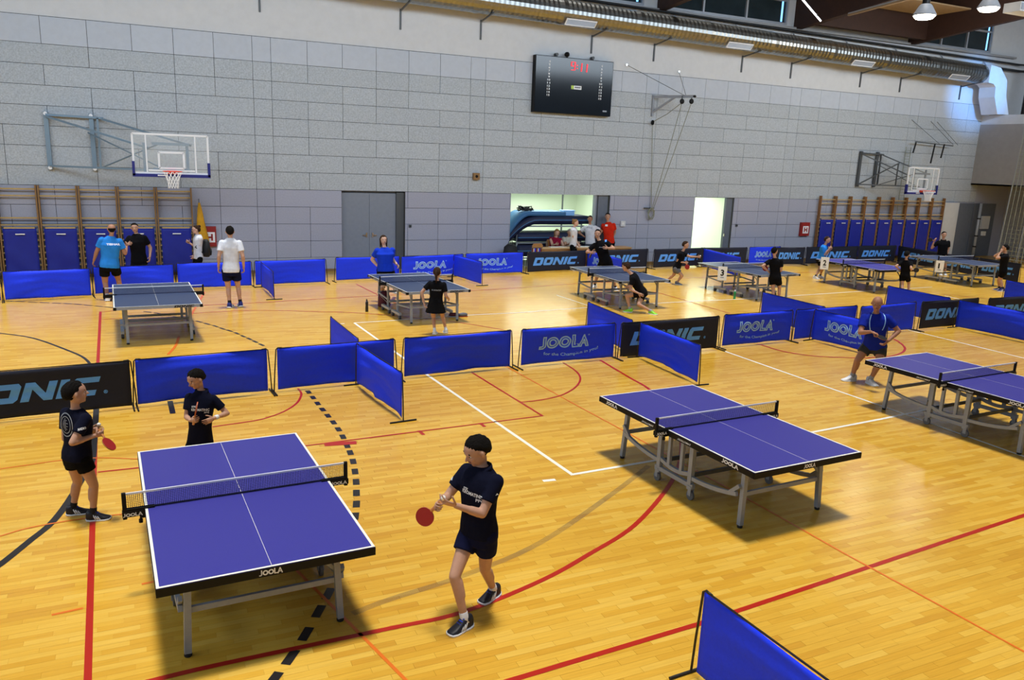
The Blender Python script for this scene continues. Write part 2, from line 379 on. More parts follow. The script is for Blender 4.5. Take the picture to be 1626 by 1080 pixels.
# ================================================================== SETTING
# ---------- floor
fb = MB(); fb.box((-9, 1.0, -.2), (38, 12.0, -.004)); fb.box((-9, 12.0, -.2), (38, WY+.1, 0))
floor = struct(fb.build('floor', 'wood'))
NEAR = []; pk = MB()
def inview(p, mgx=30, mgy=30):
    d = Vector(p)-CAM; z = d.dot(FW)
    if z < .5: return False
    x = 813+F_PX*d.dot(CR)/z; y = 540-F_PX*d.dot(CU)/z
    return -mgx < x < 1626+mgx and -mgy < y < 1080+mgy
cells = []
r0, r1 = int(2.4/PW), int(12.0/PW)
for r in range(r0, r1):
    off = (r*.618034 % 1)*PL
    y0, y1 = r*PW, min((r+1)*PW, 12.0)
    c0 = int(math.floor((-4+off)/PL)); c1 = int((24+off)/PL)
    for c in range(c0, c1+1):
        x0 = c*PL-off; mid = Vector((x0+PL/2, (y0+y1)/2, 0))
        if inview(mid, 60, 60): cells.append(((mid-CAM).dot(FW), x0, y0, y1))
cells.sort()
for i, (d, x0, y0, y1) in enumerate(cells):
    a, b, c, e = x0+.0008, x0+PL-.0008, y0+.0006, y1-.0006; h = random.uniform(-.0003, .0003)
    vs = [(a, c, h), (b, c, h), (b, e, h), (a, e, h), (a, c, -.006), (b, c, -.006), (b, e, -.006), (a, e, -.006)]
    fs = [(0, 1, 2, 3), (4, 5, 1, 0), (5, 6, 2, 1), (6, 7, 3, 2), (7, 4, 0, 3)]
    if i < 300: MB().add(vs, fs).build('plank', 'wood', floor)
    else: pk.add(vs, fs)
pk.build('planks', 'wood', floor, kind='stuff')
# rest of the near floor that the frame does not show stays on the base slab

# ---------- court lines
def ribbon(pts, wd, m, name='court_line', z=.0022):
    P = [Vector((p.x, p.y, z)) for p in pts]; L0 = []; R0 = []
    for i, p in enumerate(P):
        d = (P[min(i+1, len(P)-1)]-P[max(i-1, 0)]).normalized(); n = Vector((-d.y, d.x, 0))*wd/2
        L0.append(p+n); R0.append(p-n)
    mb = MB(); k = len(P); mb.add(L0+R0, [(i+k, i+1+k, i+1, i) for i in range(k-1)]); return mb.build(name, m, floor)
def smooth_pts(px, n=6):
    P = [gz(*q) for q in px]
    if len(P) < 3: return P
    out = []
    for i in range(len(P)-1):
        a, b, c, d = P[max(i-1, 0)], P[i], P[i+1], P[min(i+2, len(P)-1)]
        for k in range(n):
            t = k/n; out.append(.5*((2*b)+(c-a)*t+(2*a-5*b+4*c-d)*t*t+(3*b-a-3*c+d)*t**3))
    return out+[P[-1]]
Z0 = .0022
for i, (m, wd, px, sm) in enumerate([
    ('line_red', .052, [(159.5, 495), (155.5, 575), (150.5, 727), (146, 860), (139, 1090)], 0),
    ('line_red', .052, [(800, 1084), (1110, 991), (1400, 894), (1640, 814)], 0),
    ('line_red', .052, [(953, 572), (1000, 600), (1029, 617), (1064, 650), (1080, 690), (1080, 730), (1062, 772), (1008, 834), (936, 880), (860, 922), (736, 972), (620, 998), (450, 1034), (320, 1062), (230, 1084)], 1),
    ('line_red', .035, [(155.6, 750), (221, 743), (487, 708), (560, 698.7), (862, 660.5)], 0),
    ('line_red', .035, [(749, 591.5), (862, 661)], 0),
    ('line_red', .12, [(515, 706.5), (566, 703)], 0),
    ('line_red', .035, [(894, 576), (913.8, 589), (921.5, 601.5), (913.8, 615), (892, 627.6), (861.5, 635), (827.7, 639)], 1),
    ('line_red', .035, [(473, 617), (478.5, 626), (471.7, 639.7), (454, 652), (427, 662.7), (400, 669), (337, 678)], 1),
    ('line_red', .05, [(665, 684), (673, 691)], 0), ('line_red', .05, [(762, 672), (770, 678)], 0),
    ('line_white', .052, [(562.6, 513), (681.5, 597.7), (910, 755)], 0),
    ('line_white', .052, [(908, 754), (1109, 720), (1295, 685.7), (1400, 665.6), (1466.7, 652), (1640, 617)], 0),
    ('line_white', .052, [(1133.6, 552), (1300, 610.5), (1405.6, 647), (1605, 718), (1640, 730)], 0),
    ('line_white', .052, [(562.6, 513), (641, 508), (737, 501), (820, 497), (932, 488.6), (1037, 482), (1200, 474), (1340, 464.5), (1480, 456)], 0),
    ('line_white', .06, [(862, 764), (882, 762)], 0), ('line_white', .05, [(538, 514.5), (547, 514)], 0),
    ('line_white', .04, [(883.6, 468.8), (932.7, 485)], 0),
    ('line_white', .052, [(1442, 524), (1626, 569), (1640, 573)], 0), ('line_white', .05, [(1500, 470), (1523, 475)], 0),
    ('line_orange', .022, [(0, 745), (50, 738), (94, 732), (155.6, 727.5), (219.4, 729.4)], 1),
    ('line_orange', .022, [(0, 852), (50, 838), (133, 824), (240, 812)], 1),
    ('line_orange', .03, [(82, 977), (132, 966)], 0),
    ('line_orange', .03, [(225, 928), (270, 919)], 0),
    ('line_orange', .028, [(470, 905), (535.6, 971), (572.6, 1008), (650, 1086)], 0),
    ('line_orange', .024, [(800, 580), (920, 646.4), (988, 683), (1218, 810), (1342, 880), (1500, 966), (1640, 1043)], 0),
    ('line_orange', .05, [(325, 464), (303, 501)], 0), ('line_orange', .05, [(284, 534.5), (279, 549), (267, 563)], 1),
    ('line_red', .03, [(162, 495.5), (181.5, 493.5)], 0), ('line_red', .03, [(162, 508), (200, 505)], 0),
    ('line_red', .04, [(321.5, 485), (400, 481.3), (599.6, 469.6), (780, 460), (910, 451), (1100, 441), (1300, 432)], 0),
    ('line_red', .04, [(300, 498), (400, 493), (503.7, 495), (581.5, 498), (711, 510), (800, 524)], 1),
    ('line_red', .035, [(566, 451.5), (594.5, 465.7), (650, 492)], 0),
    ('line_red', .035, [(1036.6, 463), (1052, 466.8), (1161, 498.4)], 0),
    ('line_red', .05, [(1203, 546), (1239, 557), (1276, 563.7), (1313, 567), (1369, 568.5), (1411, 566), (1430.6, 561), (1437, 554), (1430.6, 545.6), (1419.4, 538.6)], 1),
    ('line_red', .035, [(1500, 468), (1626, 480)], 0),
    ('line_black', .05, [(-20, 527), (0, 529.3), (52, 537), (103.7, 555), (134.8, 569.5), (150, 590)], 1),
    ('line_black', .075, [(153, 649), (150, 693), (146, 732), (130.6, 760), (107, 799), (80.6, 832), (50, 857), (0, 897), (-30, 915)], 1),
    ('line_black', .075, [(270, 637), (274.5, 657)], 0),
    ('faded', .07, [(560, 975), (620, 952), (740, 913), (860, 861), (973, 784), (1030, 740)], 1)]):
    ribbon(smooth_pts(px) if sm else [gz(*q) for q in px], wd, m, z=Z0+.00025*(i % 7))
DASH = [(489.8, 622.6), (497, 631.5), (504.5, 641), (512.3, 650.5), (520.7, 660.5), (529.4, 671), (537.5, 682), (544.5, 693.8), (551, 708), (556, 719), (560.7, 733), (563.7, 749), (565.5, 765.5), (566, 783), (566, 800.7), (564, 820), (558, 850), (549, 880), (537, 912), (521.5, 943), (506, 971), (485.5, 1007), (461.5, 1044), (434, 1080)]
DASH2 = [(14, 478.2), (32, 479), (52, 480), (71, 480.8), (90, 481.6), (107.6, 482.3), (124, 483.5), (140, 485), (157, 486.5), (172.4, 488), (234.6, 495.6), (250, 497.6), (264.5, 500.7), (280, 503.5), (298, 507), (316, 511), (329, 514.5), (341.7, 518), (353, 522), (364.8, 525.4), (376, 529.5), (386, 534), (396, 538.3), (405, 542.7), (415.4, 547.7)]
for D_ in (DASH, DASH2):
    G = [gz(*q) for q in D_]
    for i, g in enumerate(G):
        d = (G[min(i+1, len(G)-1)]-G[max(i-1, 0)]).normalized(); l = .085 if D_ is DASH else .11
        if D_ is DASH and i > 15: l = .09
        ribbon([g-d*l, g+d*l], .075 if D_ is DASH else .06, 'line_black', 'court_line_dash')

# ---------- back wall: joints measured every 1.04 m, a half unit under each roof beam
xs = [-4.33, -3.29, -2.23, -1.15, -.08, .97, 2.02, 3.07, 3.59]
x = 3.59
while x < 36.5:
    for k in range(6): x += 1.047; xs.append(x)
    x += .52; xs.append(x)
xs = [v for v in xs if v < 35.4]+[35.4]
R0_, RH = 2.53, .5215
rows = [(R0_-.5215*(k+1), R0_-.5215*k, 'panel_low') for k in range(5)]
rows[-1] = (0.0, rows[-1][1], 'panel_low')
rows += [(R0_+RH*k, R0_+RH*(k+1), 'panel_mid') for k in range(7)]+[(6.18, 6.87, 'panel_top')]
HOLES = [(5.62, 7.69, 2.53), (11.47, 15.45, 2.56), (19.27, 21.17, 2.55)]     # openings x0,x1,top
wb = MB()
xx = -6.0
for x0, x1, zt in HOLES: wb.box((xx, WY+.03, 0), (x0, WY+.3, 2.56)); xx = x1
wb.box((xx, WY+.03, 0), (36.4, WY+.3, 2.56)); wb.box((-6, WY+.03, 2.56), (36.4, WY+.3, 6.9))
wall_back = struct(wb.build('wall_back', 'wall_backing'))
plist = []
for ri, (z0, z1, m) in enumerate(rows):
    i = 0
    while i < len(xs)-1:
        j = i+1
        full = xs[i+1]-xs[i] > .8
        if m == 'panel_mid' and full and j < len(xs)-1 and xs[j+1]-xs[j] > .8 and (i*7+ri*5) % 3 != 0 and (i+ri) % 2 == 0: j += 1
        if m == 'panel_low' and full and j < len(xs)-1 and xs[j+1]-xs[j] > .8 and (i+ri) % 4 == 0: j += 1
        segs = [(xs[i], xs[j])]
        for hx0, hx1, zt in HOLES:
            ns = []
            for a, b in segs:
                if z0 < zt-.1 and a < hx1 and b > hx0:
                    if a < hx0-.02: ns.append((a, hx0))
                    if b > hx1+.02: ns.append((hx1, b))
                else: ns.append((a, b))
            segs = ns
        for a, b in segs:
            plist.append((a, b, z0, z1, m))
        i = j
plist.sort(key=lambda q: math.hypot((q[0]+q[1])/2, WY))
pstuff = {}
for n, (a, b, z0, z1, m) in enumerate(plist):
    g = .006; dpt = random.uniform(0, .003); tgt = MB() if n < 290 else pstuff.setdefault(m, MB())
    tgt.box((a+g, WY-dpt, z0+g), (b-g, WY+.032, z1-g))
    if n < 290: tgt.build('wall_panel', m, wall_back)
for m, mb in pstuff.items(): mb.build('wall_panels', m, wall_back, kind='stuff')
# white plaster band above, clerestory with windows
ub = MB(); ub.box((-6, WY+.02, 6.88), (36.4, WY+.3, 9.12))
WINS = [(2.0, 9.8), (11.2, 16.3), (16.9, 22.85), (29.9, 34.75)]
xx = -6
for a, b in WINS: ub.box((xx, WY+.02, 9.12), (a, WY+.3, 11.2)); xx = b
ub.box((xx, WY+.02, 9.12), (36.4, WY+.3, 11.2)); ub.box((-6, WY+.02, 10.9), (36.4, WY+.3, 11.6))
struct(ub.build('wall_back_plaster', 'plaster'))
for wi, (a, b) in enumerate(WINS):
    wo = struct(bpy.data.objects.new('window_%d' % (wi+1), None)); COL.objects.link(wo)
    n = max(2, round((b-a)/1.75)); fr = MB(); z0, z1 = 9.12, 10.9
    for zz in (z0+.03, 9.98, z1-.03): fr.box((a, WY-.02, zz-.035), (b, WY+.1, zz+.035))
    for k in range(n+1):
        xk = a+(b-a)*k/n; xk = min(max(xk, a+.035), b-.035); fr.box((xk-.04, WY-.03, z0), (xk+.04, WY+.1, z1))
    fr.build('window_frame', 'steel', wo)
    for k in range(n):
        for zz0, zz1 in ((z0, 9.98), (9.98, z1)):
            MB().box((a+(b-a)*k/n+.02, WY+.05, zz0+.02), (a+(b-a)*(k+1)/n-.02, WY+.07, zz1-.02)).build('pane', 'window_glass', wo)
    MB().box((b-.28, WY+.035, z0+.1), (b-.20, WY+.048, z1-.1)).build('blind_gap', 'sky_gap', wo)
struct(MB().box((-6, WY-.16, 8.98), (36.4, WY+.02, 9.06)).build('trim_1', 'plaster_grey'))
# skirting board
sk = MB(); xx = -6
for x0, x1, zt in HOLES: sk.box((xx, WY-.025, 0), (x0, WY+.03, .08)); xx = x1
sk.box((xx, WY-.025, 0), (34.2, WY+.03, .08)); struct(sk.build('baseboard_back', 'bar_post'))

# ---------- doors in the back wall
d1 = struct(MB().box((5.64, WY+.22, 2.46), (7.67, WY+.28, 2.53)).build('door_1', 'door_grey'))
for a, b in ((5.65, 6.54), (6.545, 7.42)):
    lf = MB().bbox((a, WY+.16, .02), (b, WY+.21, 2.46)).build('door_leaf', 'door_grey', d1)
    hx = 6.44 if a < 6 else 6.64
    MB().bar((hx, WY+.12, 1.12), (hx+(-.13 if a < 6 else .13), WY+.12, 1.12), .02, .03).box((hx-.02, WY+.11, 1.06), (hx+.02, WY+.165, 1.2)).build('door_handle', 'chrome', lf)
MB().box((7.42, WY+.10, .0), (7.68, WY+.24, 2.50)).build('door_jamb', 'steel_dark', d1)
d3 = struct(MB().box((20.80, WY+.02, 0), (20.86, WY+.14, 2.55)).build('door_3', 'door_dark'))
MB().box((20.86, WY+.08, 0.02), (21.14, WY+.14, 2.52)).build('door_leaf', 'door_dark', d3)
MB().box((20.80, WY-.02, 1.02), (20.83, WY+.02, 1.12)).build('door_handle', 'chrome', d3)
MB().box((19.27, WY+.0, 2.52), (21.17, WY+.12, 2.56)).build('door_lintel', 'steel_dark', d3)
# folded-back leaf of the storage room
d2 = struct(MB().box((14.86, WY+.10, .02), (15.42, WY+.16, 2.54)).build('door_2', 'door_dark'))
MB().box((14.84, WY+.05, .02), (14.90, WY+.20, 2.56)).build('door_edge', 'steel_grey', d2)
MB().box((14.98, WY+.085, .02), (15.0, WY+.10, 2.54)).build('door_edge', 'black_metal', d2)
# storage room (lit) and corridor behind the second door
for nm, x0, x1, dp in (('storage', 11.3, 16.4, 4.0), ('corridor', 18.6, 24.0, 3.0)):
    struct(MB().box((x0, WY+.3, -.05), (x1, WY+dp, 0)).build('floor_'+nm, 'storage_wall')); struct(MB().box((x0, WY+dp, 0), (x1, WY+dp+.1, 2.9)).build('wall_%s_rear' % nm, 'storage_wall'))
    struct(MB().box((x0, WY+.3, 0), (x0+.1, WY+dp, 2.9)).build('wall_%s_left' % nm, 'storage_wall')); struct(MB().box((x1-.1, WY+.3, 0), (x1, WY+dp, 2.9)).build('wall_%s_right' % nm, 'storage_wall'))
    struct(MB().box((x0, WY+.28, 2.8), (x1, WY+dp, 2.9)).build('ceiling_'+nm, 'storage_wall'))
area('storage_lamp', (13.8, WY+2.0, 2.72), (0, 0, 0), 3, 1.2, 130, (.92, 1, .86))
area('corridor_lamp', (21.3, WY+1.5, 2.72), (0, 0, 0), 2.5, 1.5, 150, (.92, 1, .86))
# goal-like steel frame on the storage room's back wall
t = thing('steel_frame', 'thin dark steel frame standing at the back of the lit storage room', 'frame', (0, WY+3.0, 0))
MB().bar((12.15, 0, 0), (12.15, 0, 2.55), .05, .05).build('post', 'steel_dark', t); MB().bar((15.1, 0, 0), (15.1, 0, 2.55), .05, .05).build('post', 'steel_dark', t)
MB().bar((12.1, 0, 2.55), (15.15, 0, 2.55), .05, .06).build('crossbar', 'steel_dark', t)

# ---------- right-hand end of the hall
RX = 34.9
rw = MB(); rw.box((RX, 8, 3.33), (RX+.25, WY+.03, 5.98)); rw.box((RX, 8, 5.98), (RX+1.6, WY+.03, 6.02)); rw.box((RX, 8, 3.33), (38, WY+.03, 3.4))
struct(rw.build('wall_right', 'plaster_grey'))
rr = MB(); rr.box((RX+.02, 8, 6.02), (RX+.12, WY, 6.42)); struct(rr.build('trim_2', 'plaster'))
r2 = MB(); r2.box((37.6, 6, 0), (37.8, WY+.3, 12)); struct(r2.build('wall_right_rear', 'plaster_grey'))
r3 = MB(); r3.box((35.4, WY, 0), (38, WY+.3, 3.4)); struct(r3.build('wall_back_return', 'panel_low'))
MB().box((36.4, WY+.02, 3.3), (38, WY+.3, 12)).build('wall_back_upper', 'plaster')['kind'] = 'structure'
struct(MB().box((33.25, WY-.12, 0), (34.2, WY+.02, 2.5)).build('trim_3', 'plaster'))
dr = struct(MB().box((34.3, WY-.03, .02), (35.3, WY+.0, 2.48)).build('door_4', 'door_dark'))
MB().box((35.34, WY-.04, .02), (36.9, WY, 2.48)).build('door_leaf', 'door_dark', dr)
t = thing('drain_pipe', 'pale vertical pipe in front of the dark doors at the far right corner', 'pipe')
MB().tube([(35.35, 24.7, 0), (35.35, 24.7, 2.5)], .06, 10).build('pipe_run', 'steel', t, True)
for zz in (.5, 1.0, 1.8): MB().lathe((35.35, 24.7, zz), [(.085, -.03), (.085, .03)], 10).build('pipe_clip', 'black_metal', t)
t = thing('notice_box', 'small white wall box beside the net curtain at the far right', 'box', (36.2, WY-.06, 1.6))
MB().box((-.28, -.08, -.3), (.28, 0, .3)).build('cover', 'plaster', t); MB().box((-.1, -.1, -.62), (.12, 0, -.42)).build('socket', 'white_plastic', t)
# net curtain along the right side (strings as real geometry)
nc = MB()
for k in range(75):
    y = 9+ k*.18; nc.bar((33.6+.05*math.sin(k), y, .05), (34.2, y*.9+2.4, 6.1), .018, .018)
for k in range(34):
    z = .1+k*.18; f = z/6; nc.bar((33.6+.6*f, 9+1.5*f, z), (33.6+.6*f, 22.3+.2*f, z), .018, .018)
t = thing('net_curtain', 'pale string divider net hanging at the far right end of the hall', 'net')
nc.build('mesh_cords', 'rope', t, kind='stuff')
for y in (22.4, 21.5): MB().tube([(33.6, y, 0), (34.2, y+.1, 6.1)], .014, 6).build('edge_rope', 'sock_grey', t)

# ---------- ceiling and glulam beams
ce = MB(); ce.add([(-6, WY+.3, 11.5), (38, WY+.3, 11.5), (38, 4, 13.5), (-6, 4, 13.5)], [(0, 1, 2, 3)]); struct(ce.build('ceiling', 'ceiling_dark'))
for i, bx in enumerate((10.4, 17.0, 23.35, 29.65)):
    b = MB(); b.add([(bx-.12, WY, 8.98), (bx+.12, WY, 8.98), (bx+.12, 20, 9.44), (bx-.12, 20, 9.44), (bx+.12, 12, 10.4), (bx-.12, 12, 10.4),
                     (bx-.12, WY, 10.6), (bx+.12, WY, 10.6), (bx+.12, 12, 12.2), (bx-.12, 12, 12.2)],
                    [(0, 3, 2, 1), (3, 5, 4, 2), (6, 7, 8, 9), (1, 2, 4, 8, 7), (0, 6, 9, 5, 3), (0, 1, 7, 6), (5, 9, 8, 4)])
    struct(b.build('trim_%d' % (4+i), 'timber_dark'))
# purlin with timber lining between the last two beams, pale ceiling board
struct(MB().box((23.4, 24.2, 9.1), (29.6, 24.45, 10.5)).build('trim_8', 'timber_dark'))
struct(MB().box((23.6, 22.2, 9.95), (29.3, 24.0, 10.0)).build('trim_9', 'timber_pale'))
struct(MB().box((29.9, 20.5, 10.4), (34.2, 22.4, 10.46)).build('trim_10', 'timber_pale'))

# ================================================================== BUILDING SERVICES
# ---------- duct
def ductz(x): return 8.47-.0175*(x-10)
DY = 24.35
t = thing('air_duct', 'long round galvanised air duct running along the top of the wall', 'duct')
nseg = 13
for k in range(nseg):
    a = -5+k*38.2/nseg; b = a+38.2/nseg; mb = MB(); pts = []; rr = []
    n = 34
    for j in range(n+1):
        x = a+(b-a)*j/n; pts.append((x, DY, ductz(x))); rr.append(.40 if j % 2 else .388)
    rr[0] = rr[-1] = .41
    mb.tube(pts, rr, 22); mb.build('duct_section', 'galvanised', t, False)
# end piece and drop at the corner
MB().loft([[Vector((33.2+dx, DY+.4*s*math.cos(q), ductz(33.2)+.4*s*math.sin(q))) for q in [2*PI*k/16 for k in range(16)]] for dx, s in ((0, 1.02), (.25, .9), (.5, .6))]).build('duct_reducer', 'galvanised', t)
rg = []
for cx_, cz_, an_, hw in ((33.45, 8.05, 0, .36), (33.95, 8.0, -25, .38), (34.3, 7.7, -65, .38), (34.38, 7.15, -85, .38), (34.75, 6.43, -88, .38)):
    q = math.radians(an_); nrm_ = Vector((-math.sin(q), 0, math.cos(q)))
    rg.append([Vector((cx_, 24.35+sy_*.38, cz_))+nrm_*(sz_*hw) for sy_, sz_ in ((-1, -1), (1, -1), (1, 1), (-1, 1))])
for k in range(4): MB().loft(rg[k:k+2]).build('duct_elbow', 'plaster', t)
for px, py in ((598, 7), (917, 44), (1168, 79), (1363, 107), (1515, 128)):
    g = gy(px, py, DY-.1); x = g.x; z = ductz(x); gr = MB()
    MB()
    y = DY-.30; zz = z-.30; X = Vector((1, 0, 0)); U = Vector((0, -.7, .7)); c = Vector((x, y-.02, zz-.02))
    fr = MB()
    for s, q in ((-1, 0), (1, 0)): fr.bar(c+X*(.55*s)-U*.11, c+X*(.55*s)+U*.11, .03, .03)
    for s in (-1, 1): fr.bar(c-X*.56+U*(.11*s), c+X*.56+U*(.11*s), .03, .03)
    g_ = fr.build('grille_frame', 'white_paint', t)
    sl = MB()
    for k in range(5): sl.bar(c-X*.53+U*(-.08+.04*k), c+X*.53+U*(-.08+.04*k), .012, .03)
    sl.build('grille_slats', 'steel', g_)
for i, bx in enumerate((-1.9, .68, 3.32, 7.5, 10.18, 14.31, 16.89, 20.89, 23.34, 27.1, 29.43, 33.2)):
    t2 = thing('duct_bracket', 'grey steel duct bracket on the white wall strip, number %s from the left end' % ['one', 'two', 'three', 'four', 'five', 'six', 'seven', 'eight', 'nine', 'ten', 'eleven', 'twelve'][i], 'bracket', (bx, 0, 0), group='brackets under the air duct')
    z = ductz(bx)
    MB().bar((0, WY, z-1.05), (0, WY, z-.45), .05, .05).build('upright', 'steel_dark', t2)
    MB().bar((0, WY, z-.5), (0, DY-.3, z-.36), .04, .04).build('arm', 'steel_dark', t2)
for k, (dz, r) in enumerate(((0, .06), (.28, .045))):
    t = thing('heating_pipe', ['thick dark pipe running above the air duct along the wall', 'thinner dark pipe running just over the thick one'][k], 'pipe')
    MB().tube([(-5, 24.9, 9.05+dz*.6), (36.6, 24.9, 8.47+dz), (36.8, 24.7, 8.45+dz), (36.8, 14, 8.45+dz)], r, 8).build('pipe_run', 'black_metal', t, True)
    mb = MB()
    for j in range(14):
        x = -2+j*2.8; MB().bar((x, 24.9, 9.02-.0139*(x+5)+dz*.6-.12), (x, 25.05, 9.02-.0139*(x+5)+dz*.6+.1), .04, .04).build('pipe_clip', 'steel', t)
t = thing('riser_pipes', 'pair of dark vertical pipes at the far right corner above the ledge', 'pipe')
for y in (24.3, 23.8): MB().tube([(36.6, y, 6.1), (36.6, y, 8.5)], .09, 8).build('pipe_run', 'black_metal', t, True)
# ---------- high-bay lamps
for i, (px, py, Y) in enumerate(((1468, 24, 20), (1570, 12, 20))):
    g = gy(px, py, Y)
    t = thing('hanging_lamp', ['round glowing hall lamp hanging left of the two under the dark beams', 'round glowing hall lamp hanging right of the two near the frame corner'][i], 'lamp', g, group='hall lamps')
    MB().lathe((0, 0, 0), [(.16, .34), (.2, .3), (.36, .02), (.37, -.02), (.34, -.02), (.18, .3)], 20).build('shade', 'steel_grey', t, True)
    MB().lathe((0, 0, 0), [(.33, -.0), (.33, -.05), (.26, -.12), (.1, -.15)], 20).build('diffuser', 'lamp_glow', t, True)
    MB().lathe((0, 0, .34), [(.12, 0), (.12, .24), (.03, .26), (.015, 2.0)], 12).build('housing', 'black_metal', t)
    pl = bpy.data.lights.new('lamp', 'POINT'); pl.energy = 90; pl.color = (1, .95, .85); pl.shadow_soft_size = .2
    po = bpy.data.objects.new('lamp_light', pl); COL.objects.link(po); po.location = g+Vector((0, 0, -.35))
t = thing('tube_light', 'slim bright tube light hanging near the top edge by the dark beam', 'lamp')
a, b = gy(1270, -6, 20), gy(1303, 33, 21.6); MB().tube([a, b], .028, 8).build('tube', 'tube_glow', t); MB().tube([a+(b-a)*.75+Vector((0, 0, .02)), a+(b-a)*.79+Vector((0, 0, .02))], .04, 8).build('collar', 'steel_dark', t)
t = thing('tube_light', 'long unlit white tube fitting under the dark timber beam', 'lamp')
a, b = gy(1347, 24, 22.4), gy(1452, -4, 19.2); MB().bar(a, b, .07, .06).build('tube', 'timber_pale', t); MB().bar(a+Vector((0, 0, .05)), b+Vector((0, 0, .05)), .04, .05).build('batten', 'steel', t)
t = thing('tube_light', 'short bright tube light near the right wall top', 'lamp')
a, b = gx(1591, 55, 37.2), gx(1603, 69, 36.9); MB().tube([a, b], .035, 8).build('tube', 'tube_glow', t); MB().bar(a+Vector((.05, 0, .03)), b+Vector((.05, 0, .03)), .05, .04).build('batten', 'steel', t); MB().bar(a+Vector((.05, 0, .03)), a+Vector((.4, 0, .03)), .02, .02).build('hanger', 'steel', t)
t = thing('ceiling_heater', 'white ribbed heater unit at the top right corner', 'heater', gy(1622, 14, 19))
MB().box((-.5, -.3, -.15), (.9, .3, .15)).build('case', 'plaster', t)
for k in range(6): MB().box((-.46+k*.22, -.33, -.1), (-.34+k*.22, -.29, .1)).build('rib', 'steel', t)

# ---------- scoreboard
t = thing('scoreboard', 'large black electronic scoreboard on the wall with red digits', 'scoreboard', (12.08, WY-.2, 5.28))
SW, SH = 3.02, 1.83
MB().box((0, -.02, 0), (SW, .18, SH)).build('case', 'black_plastic', t); MB().box((.02, -.035, .02), (SW-.02, -.018, SH-.02)).build('glass', 'board_glass', t)
fs_ = flat((0, -.04, 0), (1, 0, 0), (0, 0, 1))
def seg(mb, x, z, s, ch, th=.045):
    h = s; wd = s*.55
    D = {'a': ((0, h), (wd, h)), 'g': ((0, h/2), (wd, h/2)), 'd': ((0, 0), (wd, 0)), 'f': ((0, h), (0, h/2)), 'b': ((wd, h), (wd, h/2)), 'e': ((0, h/2), (0, 0)), 'c': ((wd, h/2), (wd, 0))}
    for k in {'9': 'abcdfg', '1': 'bc'}[ch]:
        (a, b), (c, d) = D[k]; mb.bar((x+a+b*.06, -.045, z+b), (x+c+d*.06, -.045, z+d), th, .012)
mb = MB(); seg(mb, 1.34, 1.44, .26, '9', .034); seg(mb, 1.60, 1.42, .26, '1', .036); seg(mb, 1.81, 1.41, .26, '1', .036)
mb.box((1.565, -.05, 1.49), (1.595, -.04, 1.52)); mb.box((1.565, -.05, 1.59), (1.595, -.04, 1.62)); mb.build('led_digits', 'led_red', t)
for k in range(12):
    for x in (.52, 2.55):
        s = str(4+k); decal(letters_font(s), x-(.03 if k < 6 else .06), 1.62-k*.098, .062, fs_, 'printed_number', 'print_white', t, wd=.06 if k < 6 else .11, mx=.3)
MB().box((1.38, -.05, .82), (1.78, -.04, .94)).build('name_plate', 'white_paint', t); MB().box((1.38, -.055, .82), (1.48, -.05, .94)).build('emblem', 'bottle_lime', t)
mb = MB()
for k in range(8): mb.box((1.52+k*.028, -.054, .862), (1.54+k*.028, -.051, .90+.012*(k % 3 == 1)))
mb.build('small_print', 'print_black', t)
MB().box((2.68, -.05, .14), (2.84, -.04, .19)).build('name_plate', 'print_grey', t)
MB().lathe((.8, .05, 1.9), [(.05, -.08), (.05, .09)], 10, (0, 1, 0)).box((.77, 0, 1.8), (.83, .1, 1.92)).build('horn', 'steel_dark', t)
MB().lathe((1.2, .02, 1.93), [(.03, -.09), (.08, -.03), (.08, .05), (.05, .1)], 12, (0, 1, 0)).box((1.18, 0, 1.82), (1.22, .06, 1.9)).build('speaker', 'black_plastic', t)
MB().lathe((2.2, .05, 1.9), [(.05, -.08), (.05, .09)], 10, (0, 1, 0)).box((2.17, 0, 1.8), (2.23, .1, 1.92)).build('horn', 'steel_dark', t)

# ---------- hinged pulley arm for climbing ropes
t = thing('pulley_arm', 'grey steel wall arm with rope pulleys and two stay wires', 'bracket')
wx = 16.98
MB().bar((wx, WY-.04, 5.40), (wx, WY-.04, 6.15), .08, .08).build('wall_plate', 'steel_grey', t)
tip = Vector((18.75, 23.6, 5.92)); tip = gy(1103, 153, 23.6)
top = Vector((wx, WY-.06, 6.08))
MB().bar(top, tip, .07, .09).build('arm', 'steel_grey', t); MB().bar((wx, WY-.06, 5.55), top.lerp(tip, .55), .06, .07).build('brace', 'steel_grey', t)
MB().lathe(tip, [(.03, -.05), (.05, 0), (.03, .05)], 10, (1, 0, 0)).build('end_cap', 'black_plastic', t)
for px, py in ((1083, 161), (1098, 161)):
    g = gy(px, py, 23.9); MB().lathe(g, [(.05, -.03), (.09, -.015), (.07, 0), (.09, .015), (.05, .03)], 14, (0, 1, 0)).build('pulley', 'black_plastic', t); MB().bar(g, g+Vector((0, 0, .2)), .03, .03).build('hanger', 'steel_dark', t)
MB().lathe((wx, WY-.1, 5.18), [(.05, -.03), (.09, -.015), (.07, 0), (.09, .015), (.05, .03)], 14, (1, 0, 0)).build('pulley', 'black_plastic', t)
for px, py in ((995, 103), (1078, 114)):
    g = gy(px, py, WY-.03); MB().tube([g, top.lerp(tip, .8)], .009, 5).build('stay_wire', 'steel_dark', t); MB().lathe(g, [(.04, -.02), (.04, .02)], 8, (0, 1, 0)).build('wall_eye', 'chrome', t)
g1, g2, cle = gy(1083, 163, 23.9), gy(1098, 163, 23.9), Vector((17.2, WY-.12, 1.98))
